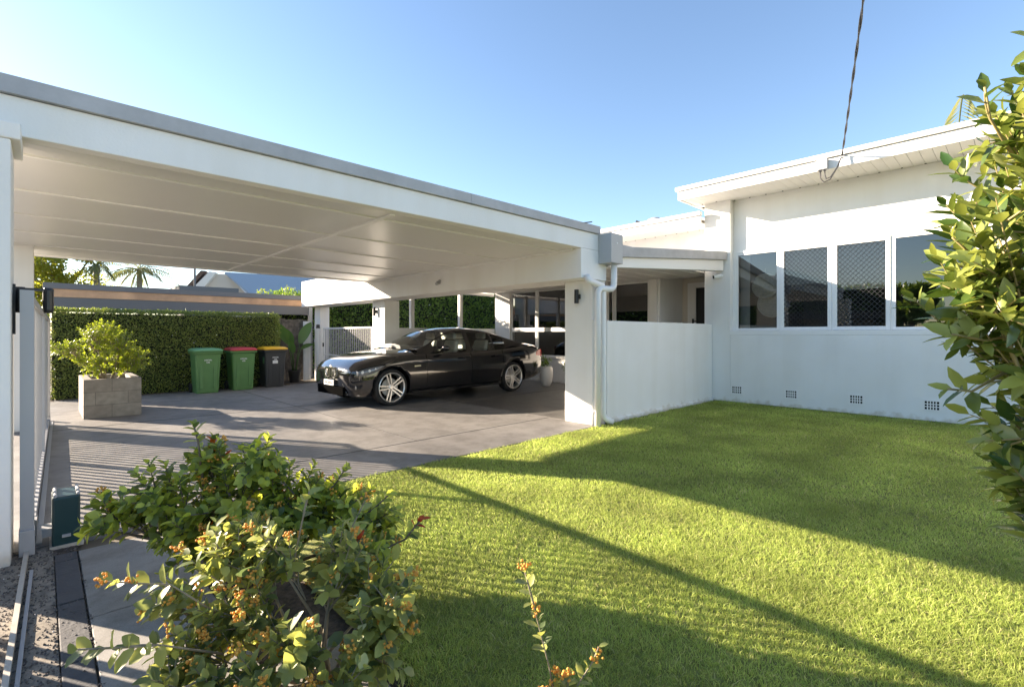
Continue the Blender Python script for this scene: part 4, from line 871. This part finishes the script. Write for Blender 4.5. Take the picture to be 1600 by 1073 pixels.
# ---------------------------------------------------------------- car
def build_car():
    t = thing('parked_car', (3.66, 8.76, 0), 'glossy black four-door sedan parked nose-out under the carport', 'car', rz=0.03)
    HW = .93; XF, XR = .89, 4.06; WR = .335
    cps = [   # x, halfwidth, z under, z side (shoulder), z centre top
        (0.00, .60, .34, .62, .665), (.03, .68, .25, .655, .705), (.09, .765, .20, .69, .745), (.20, .845, .185, .755, .81), (.36, .89, .18, .80, .862), (.60, .915, .18, .85, .915), (.89, .925, .18, .888, .958),
        (1.25, .93, .18, .915, .99), (1.60, .93, .18, .915, 1.0), (2.0, .925, .18, .912, .985), (2.6, .925, .18, .918, .985), (3.2, .928, .18, .932, .99), (3.7, .93, .18, .955, 1.01), (4.1, .93, .19, .985, 1.04), (4.5, .915, .22, 1.01, 1.07),
        (4.85, .885, .26, 1.0, 1.085), (5.05, .84, .30, .97, 1.085), (5.15, .80, .33, .93, 1.06), (5.20, .73, .38, .88, .98)]
    cps = [((.89-(.89-c[0])*.80) if c[0] < .89 else c[0], *c[1:]) for c in cps]
    X0 = cps[0][0]
    xs = [c[0] for c in cps]; arr = np.array(cps)
    from bisect import bisect
    def samp(x):
        # monotone-ish cubic through control stations
        i = min(max(bisect(xs, x)-1, 0), len(xs)-2); x0, x1 = xs[i], xs[i+1]; u = (x-x0)/(x1-x0)
        def tan(k):
            a, b_ = max(k-1, 0), min(k+1, len(xs)-1); return (arr[b_]-arr[a])/(xs[b_]-xs[a])
        h = x1-x0; p0, p1, m0, m1 = arr[i], arr[i+1], tan(i)*h, tan(i+1)*h
        return p0*(2*u**3-3*u*u+1)+m0*(u**3-2*u*u+u)+p1*(-2*u**3+3*u*u)+m1*(u**3-u*u)
    st = sorted(set(list(np.linspace(X0, X0+.4, 12))+list(np.linspace(X0+.4, 4.9, 62))+list(np.linspace(4.9, 5.2, 10))))
    rings = []
    for x in st:
        _, w, zu, zs, zc = samp(x); zh = zs-zu
        half = [(0, zu), (w*.6, zu), (w*.88, zu+.005), (w*.955, zu+.05*min(1, zh/.5)), (w*.975, zu+.14*zh), (w*.99, zu+.30*zh), (w*1.0, zu+.48*zh), (w*1.003, zu+.62*zh), (w*.992, zu+.74*zh), (w*.992, zu+.765*zh), (w*.975, zu+.88*zh), (w*.945, zs-.018), (w*.90, zs+.005), (w*.78, zs+(zc-zs)*.40+.008), (w*.55, zs+(zc-zs)*.80+.006), (w*.28, zc+.003), (0, zc)]
        ring = half+[(-a, b_) for a, b_ in half[-2:0:-1]]
        rings.append([(x, a, b_) for a, b_ in ring])
    n = len(rings[0]); q = MB(); vs = [p for r in rings for p in r]
    fs = [(i*n+k, (i+1)*n+k, (i+1)*n+(k+1) % n, i*n+(k+1) % n) for i in range(len(rings)-1) for k in range(n)]+[tuple(range(n)), tuple(range((len(rings)-1)*n, len(rings)*n))[::-1]]
    q.add(vs, fs); body = q.build('body', [M['paint'], M['dark']], t, smooth=True, local=True, fixn=True)
    # wheel openings
    cut = MB()
    for xw in (XF, XR):
        for s_ in (-1, 1):
            y0, y1 = (.60, 1.2) if s_ > 0 else (-1.2, -.60); nn = 40
            poly = [(xw+.385*math.cos(2*PI*k/nn), .33+.385*math.sin(2*PI*k/nn)) for k in range(nn)]
            cut.prism(poly, 1, y0, y1, 1)
    co_ = cut.build('cutter', [M['paint'], M['dark']], None, local=True, fixn=True)
    bpy.context.view_layer.update()
    co_.matrix_world = t.matrix_world if False else Matrix.Translation(t.location) @ Matrix.Rotation(t.rotation_euler.z, 4, 'Z')
    md = body.modifiers.new('b', 'BOOLEAN'); md.operation = 'DIFFERENCE'; md.object = co_; md.solver = 'EXACT'
    bpy.context.view_layer.update(); dg = bpy.context.evaluated_depsgraph_get(); me = bpy.data.meshes.new_from_object(body.evaluated_get(dg)); body.modifiers.clear(); body.data = me
    me.materials.clear(); me.materials.append(M['paint']); me.materials.append(M['dark'])
    bpy.data.objects.remove(co_)
    # greenhouse
    ctr = [(1.50, 1.005, 1.005), (1.75, 1.14, 1.08), (2.0, 1.275, 1.20), (2.25, 1.385, 1.31), (2.5, 1.438, 1.365), (2.85, 1.465, 1.39), (3.2, 1.452, 1.38), (3.5, 1.415, 1.345), (3.8, 1.34, 1.27), (4.1, 1.245, 1.18), (4.35, 1.165, 1.11), (4.55, 1.105, 1.06), (4.62, 1.09, 1.04)]
    cx = [c[0] for c in ctr]; zc_ = lambda x: float(np.interp(x, cx, [c[1] for c in ctr])); ze_ = lambda x: float(np.interp(x, cx, [c[2] for c in ctr]))
    from numpy import polyfit
    def sm(f, x): return (f(x-.08)+f(x)*2+f(x+.08))/4 if 1.60 < x < 4.5 else f(x)
    xsg = sorted(set([round(v, 3) for v in np.linspace(1.50, 4.62, 53)]+[1.90, 2.28, 2.74, 2.86, 3.50, 3.54, 3.86, 3.62, 4.42]))
    rows = []
    tf = [0, .06, .5, .92, 1.0]
    for x in xsg:
        _, w, zu, zs, zc2 = samp(x); zb = zs-.01; yb = w*.90; ze = max(sm(ze_, x), zb+.004); zt = max(sm(zc_, x), ze+.002)
        hgt = (ze-zb); ye = yb-.235*min(1, hgt/.42)-.0; pts = []
        for f in tf: pts.append((yb+(ye-yb)*f+.03*math.sin(PI*f)*min(1, hgt/.3), zb+hgt*f))
        for g_, dz in ((.90, .30), (.6, .72), (.3, .93), (0, 1.0)): pts.append((ye*g_, ze+(zt-ze)*dz))
        rows.append([(x, a, b_) for a, b_ in pts])
    nP = len(rows[0]); paint = MB(); glass = {}; 
    def cls(xm, j):
        if 1 <= j <= 2:
            if 1.90 < xm < 2.74: return 'side_window', 0
            if 2.86 < xm < 3.50: return 'side_window', 1
            if 3.54 < xm < 3.86: return 'side_window', 2
            return None
        if j >= 4:
            if xm < 2.28: return 'windscreen', 0
            if 3.62 < xm < 4.42: return 'rear_window', 0
        return None
    for s_ in (1, -1):
        for i in range(len(rows)-1):
            for j_ in range(nP-1):
                a, b_, c, d = rows[i][j_], rows[i+1][j_], rows[i+1][j_+1], rows[i][j_+1]; pts = [(p[0], p[1]*s_, p[2]) for p in (a, b_, c, d)]
                if s_ < 0: pts = pts[::-1]
                k = cls((a[0]+b_[0])/2, j_)
                if k is None: paint.add(pts, [(0, 1, 2, 3)])
                else:
                    key = (k[0], k[1], s_ if k[0] == 'side_window' else 0); glass.setdefault(key, MB()).add(pts, [(0, 1, 2, 3)])
    def weld(o):
        bm = bmesh.new(); bm.from_mesh(o.data); bmesh.ops.remove_doubles(bm, verts=bm.verts, dist=.0005); bmesh.ops.recalc_face_normals(bm, faces=bm.faces); bm.to_mesh(o.data); bm.free()
        o.data.polygons.foreach_set('use_smooth', [True]*len(o.data.polygons))
    rf = paint.build('roof', M['paint'], t, local=True); weld(rf)
    for key, g_ in glass.items(): go = g_.build(key[0], M['carglass'], t, local=True); weld(go)
    # cabin: dash, seats
    MB().box(1.75, 2.15, -.62, .62, .95, 1.06).box(1.5, 4.3, -.7, .7, .70, .75).build('dashboard', M['black'], t, local=True, bevel=.03)
    for (x, y_) in ((2.50, -.38), (2.50, .38), (3.35, -.38), (3.35, .38)):
        q = MB(); q.add([(x, y_-.24, .75), (x, y_+.24, .75), (x+.16, y_+.2, 1.17), (x+.16, y_-.2, 1.17), (x+.14, y_-.24, .75), (x+.14, y_+.24, .75), (x+.24, y_+.2, 1.17), (x+.24, y_-.2, 1.17)], [(0, 1, 2, 3), (7, 6, 5, 4), (0, 3, 7, 4), (3, 2, 6, 7), (2, 1, 5, 6), (1, 0, 4, 5)])
        q.box(x+.13, x+.22, y_-.13, y_+.13, 1.19, 1.33); q.build('seat', M['seat'], t, local=True, bevel=.03, fixn=True)
    MB().lathe([(.18, -.012), (.192, 0), (.18, .012), (.168, 0)], (2.22, .38, 1.03), 0, 24, closed=True).build('steering_wheel', M['black'], t, local=True)
    # wheels
    for xw in (XF, XR):
        for s_ in (-1, 1):
            wc = (xw, s_*.80, WR); sg_ = s_
            ty = MB().lathe([(.262, -.10), (.305, -.115), (.327, -.10), (.335, -.06), (.335, .06), (.327, .10), (.305, .115), (.262, .10)], wc, 1, 48, closed=True).build('wheel', M['tyre'], t, local=True, smooth=True)
            rim = MB().lathe([(.264, .085*sg_), (.272, .116*sg_), (.262, .122*sg_), (.247, .110*sg_), (.247, -.09*sg_), (.262, -.09*sg_)], wc, 1, 48, closed=True)
            for k in range(5):
                a = 2*PI*k/5+.31+PI/2
                for off in (-.030, .030):
                    ca, sa = math.cos(a), math.sin(a); px_, pz_ = -sa*off, ca*off
                    rim.bar((wc[0]+ca*.03+px_*.75, wc[1]+.075*sg_, wc[2]+sa*.03+pz_*.75), (wc[0]+ca*.25+px_*1.15, wc[1]+.098*sg_, wc[2]+sa*.25+pz_*1.15), .024, .03, up=(0, 1, 0))
            rim.lathe([(.001, .098*sg_), (.035, .098*sg_), (.06, .085*sg_), (.06, .04*sg_)], wc, 1, 20)
            rim.build('rim', M['alloy'], ty, local=True, fixn=True)
            MB().lathe([(.001, .03*sg_), (.165, .03*sg_), (.165, .01*sg_), (.001, .01*sg_)], wc, 1, 32).build('brake_disc', M['rail'], ty, local=True)
            MB().lathe([(.001, -.02*sg_), (.25, -.02*sg_)], wc, 1, 32).build('wheel_well', M['dark'], ty, local=True)
    # arch liners
    # headlights on the nose corners, grille, plate, fogs
    def surf(x, f):
        """point on the body side at station x, f = fraction of the side height"""
        _, w, zu, zs, zc2 = samp(x); return w, zu+(zs-zu)*f, zs, zc2
    for s_ in (-1, 1):
        pts = []; top = [(.115, .80), (.22, .835), (.38, .875), (.55, .90), (.70, .90)]; bot = [(.70, .86), (.55, .815), (.38, .76), (.22, .70), (.115, .67)]
        outl = [(x, 1) for x, z in top]; N_ = 10; vs = []
        nx = lambda v: .89-(.89-v)*.80
        up = [(.12, .655), (.20, .69), (.32, .715), (.46, .735), (.60, .748), (.72, .745)]; lo = [(.12, .57), (.20, .57), (.32, .585), (.46, .62), (.60, .675), (.72, .735)]
        for (xu, zu_), (xl, zl) in zip(up, lo):
            xu, xl = nx(xu), nx(xl)
            for (xx, zz) in ((xu, zu_), (xu, (zu_+zl)/2), (xl, zl)):
                w = samp(xx)[1]; zs = samp(xx)[3]; zub = samp(xx)[2]; fr = (zz-zub)/(zs-zub)
                yy = w*float(np.interp(fr, [0, .3, .48, .62, .74, .88, .98, 1.02], [.955, .99, 1.0, 1.003, .992, .975, .945, .90])); vs.append((xx-.016, s_*(yy+.020), zz))
        fs = [(i*3+j_, (i+1)*3+j_, (i+1)*3+j_+1, i*3+j_+1) for i in range(5) for j_ in range(2)]
        hlo = MB().add(vs, fs).build('headlight', M['lamp'], t, local=True, smooth=True); s2m = hlo.modifiers.new('s', 'SOLIDIFY'); s2m.thickness = .02; s2m.offset = 0
        for xa_, za_, ra_ in ((.22, .632, .036), (.36, .655, .034), (.49, .688, .024)):
            MB().ball((nx(xa_)-.014, s_*(samp(nx(xa_))[1]*.995+.012), za_), ra_, 12, 8, (1, .5, .9)).build('projector', M['sticker'], hlo, local=True, smooth=True)
        lid = [(nx(xv)-.018, s_*(samp(nx(xv))[1]*.99+.022), zv) for xv, zv in up]; MB().tube(lid, .007, 5).build('lamp_brow', M['dark'], hlo, local=True)
        # kidney
        y0, y1 = (.015, .22); 
        kd = MB()
        oc = [(y0, .69), (y1-.04, .69), (y1, .65), (y1-.015, .54), (y1-.05, .495), (y0+.03, .495), (y0, .53)]
        for i in range(len(oc)):
            (ya, za), (yb_, zb_) = oc[i], oc[(i+1) % len(oc)]
            xa = X0-.025+(.70-za)*-.04+ya*ya*.35; xb_ = X0-.025+(.70-zb_)*-.04+yb_*yb_*.35
            kd.bar((xa, s_*ya, za), (xb_, s_*yb_, zb_), .028, .022, up=(1, 0, 0))
        ko = kd.build('grille', M['chrome'], t, local=True)
        sl3 = MB()
        for k in range(9): yy = y0+.022+k*.0235; sl3.bar((X0-.018+yy*yy*.35, s_*yy, .51), (X0-.018+yy*yy*.35, s_*yy, .68), .006, .01, up=(1, 0, 0))
        sl3.build('grille_bars', M['chrome'], ko, local=True)
        MB().add([(X0-.005+y0*y0*.35, s_*y0, .53), (X0-.005+y1*y1*.3, s_*(y1-.02), .53), (X0-.005+y1*y1*.3, s_*(y1-.02), .695), (X0-.005, s_*y0, .695)], [(0, 1, 2, 3)] if s_ < 0 else [(3, 2, 1, 0)]).build('grille_back', M['dark'], ko, local=True)
        # lower side intake and fog
        MB().add([(nx(.035), s_*.46, .44), (nx(.16), s_*.77, .44), (nx(.22), s_*.82, .30), (nx(.06), s_*.56, .26)], [(0, 1, 2, 3)]).build('side_intake', M['dark'], t, local=True)
        MB().tube([(nx(.09), s_*.74, .37), (nx(.13), s_*.745, .37)], .04, 14).build('fog_lamp', M['lamp'], t, local=True)
        MB().bar((nx(.02), s_*.45, .24), (nx(.17), s_*.80, .23), .02, .02).bar((nx(.0), s_*.44, .42), (nx(.03), s_*.52, .25), .012, .018).build('bumper_trim', M['chrome'], t, local=True)
        # mirror, handles, marker, tail lamp, window line
        mm = MB().ball((2.05, s_*1.0, 1.03), .1, 16, 10, (.75, 1.0, .62)); mm.bar((2.06, s_*.86, .985), (2.06, s_*.95, 1.0), .08, .03); mm.build('mirror', M['paint'], t, local=True, smooth=True)
        for xh in (2.60, 3.52): MB().bar((xh-.11, s_*.965, .835), (xh+.11, s_*.965, .85), .022, .032, up=(0, 0, 1)).build('door_handle', M['chrome' if False else 'paint'], t, local=True, bevel=.006)
        MB().bar((1.36, s_*.935, .70), (1.50, s_*.935, .705), .012, .028).build('side_marker', M['amber'], t, local=True, bevel=.004)
        tl = MB(); vs = []
        for xx, z0_, z1_ in ((4.86, .80, .86), (4.95, .78, .92), (5.05, .77, .94), (5.13, .77, .93), (5.185, .78, .90)):
            w = samp(xx)[1]
            for zz in (z0_, z1_): vs.append((xx+.008, s_*(w*.985+.006), zz))
        MB().add(vs, [(i*2, i*2+2, i*2+3, i*2+1) for i in range(4)]).build('tail_lamp', M['tail'], t, local=True)
        # shut lines
        for xd, z0_, z1_ in ((1.66, .28, .92), (2.80, .26, .94), (3.72, .66, .96)):
            pts = []
            for k in range(8):
                zz = z0_+(z1_-z0_)*k/7; w, zu, zs = samp(xd)[1], samp(xd)[2], samp(xd)[3]; fr = (zz-zu)/(zs-zu); yy = w*float(np.interp(fr, [0, .05, .14, .3, .48, .62, .74, .88, .98], [.88, .955, .975, .99, 1.0, 1.003, .992, .975, .945])); pts.append((xd, s_*(yy+.0005), zz))
            MB().tube(pts, .0035, 4).build('shut_line', M['dark'], t, local=True)
        MB().prism([(1.32, .20), (3.62, .20), (3.62, .245), (1.32, .225)], 1, s_*.90 if s_ > 0 else -.945, .945 if s_ > 0 else -.90).build('sill_trim', M['paint'], t, local=True, bevel=.01, fixn=True)
    MB().box(X0-.03, X0+.01, -.50, .50, .21, .36).build('lower_intake', M['dark'], t, local=True)
    q = MB()
    for k in range(4): q.box(X0-.036, X0-.028, -.5, .5, .235+k*.033, .241+k*.033)
    q.build('intake_bars', M['dark'], t, local=True)
    pl = MB().box(X0-.055, X0-.04, -.19, .19, .375, .47).build('number_plate', M['sticker'], t, local=True, bevel=.003)
    q = MB()
    for k in range(6):
        y_ = -.15+k*.054; q.box(X0-.058, X0-.0555, y_, y_+.008, .395, .45); q.box(X0-.058, X0-.0555, y_+.008, y_+.03, .44 if k % 2 else .419, .448 if k % 2 else .427); q.box(X0-.058, X0-.0555, y_+.028, y_+.036, .395, .45 if k % 3 else .425)
    q.build('plate_characters', M['black'], pl, local=True)
    MB().tube([(X0-.012, 0, .705), (X0+.0, 0, .71)], .034, 20).build('badge', M['sticker'], t, local=True)
    return t
build_car()
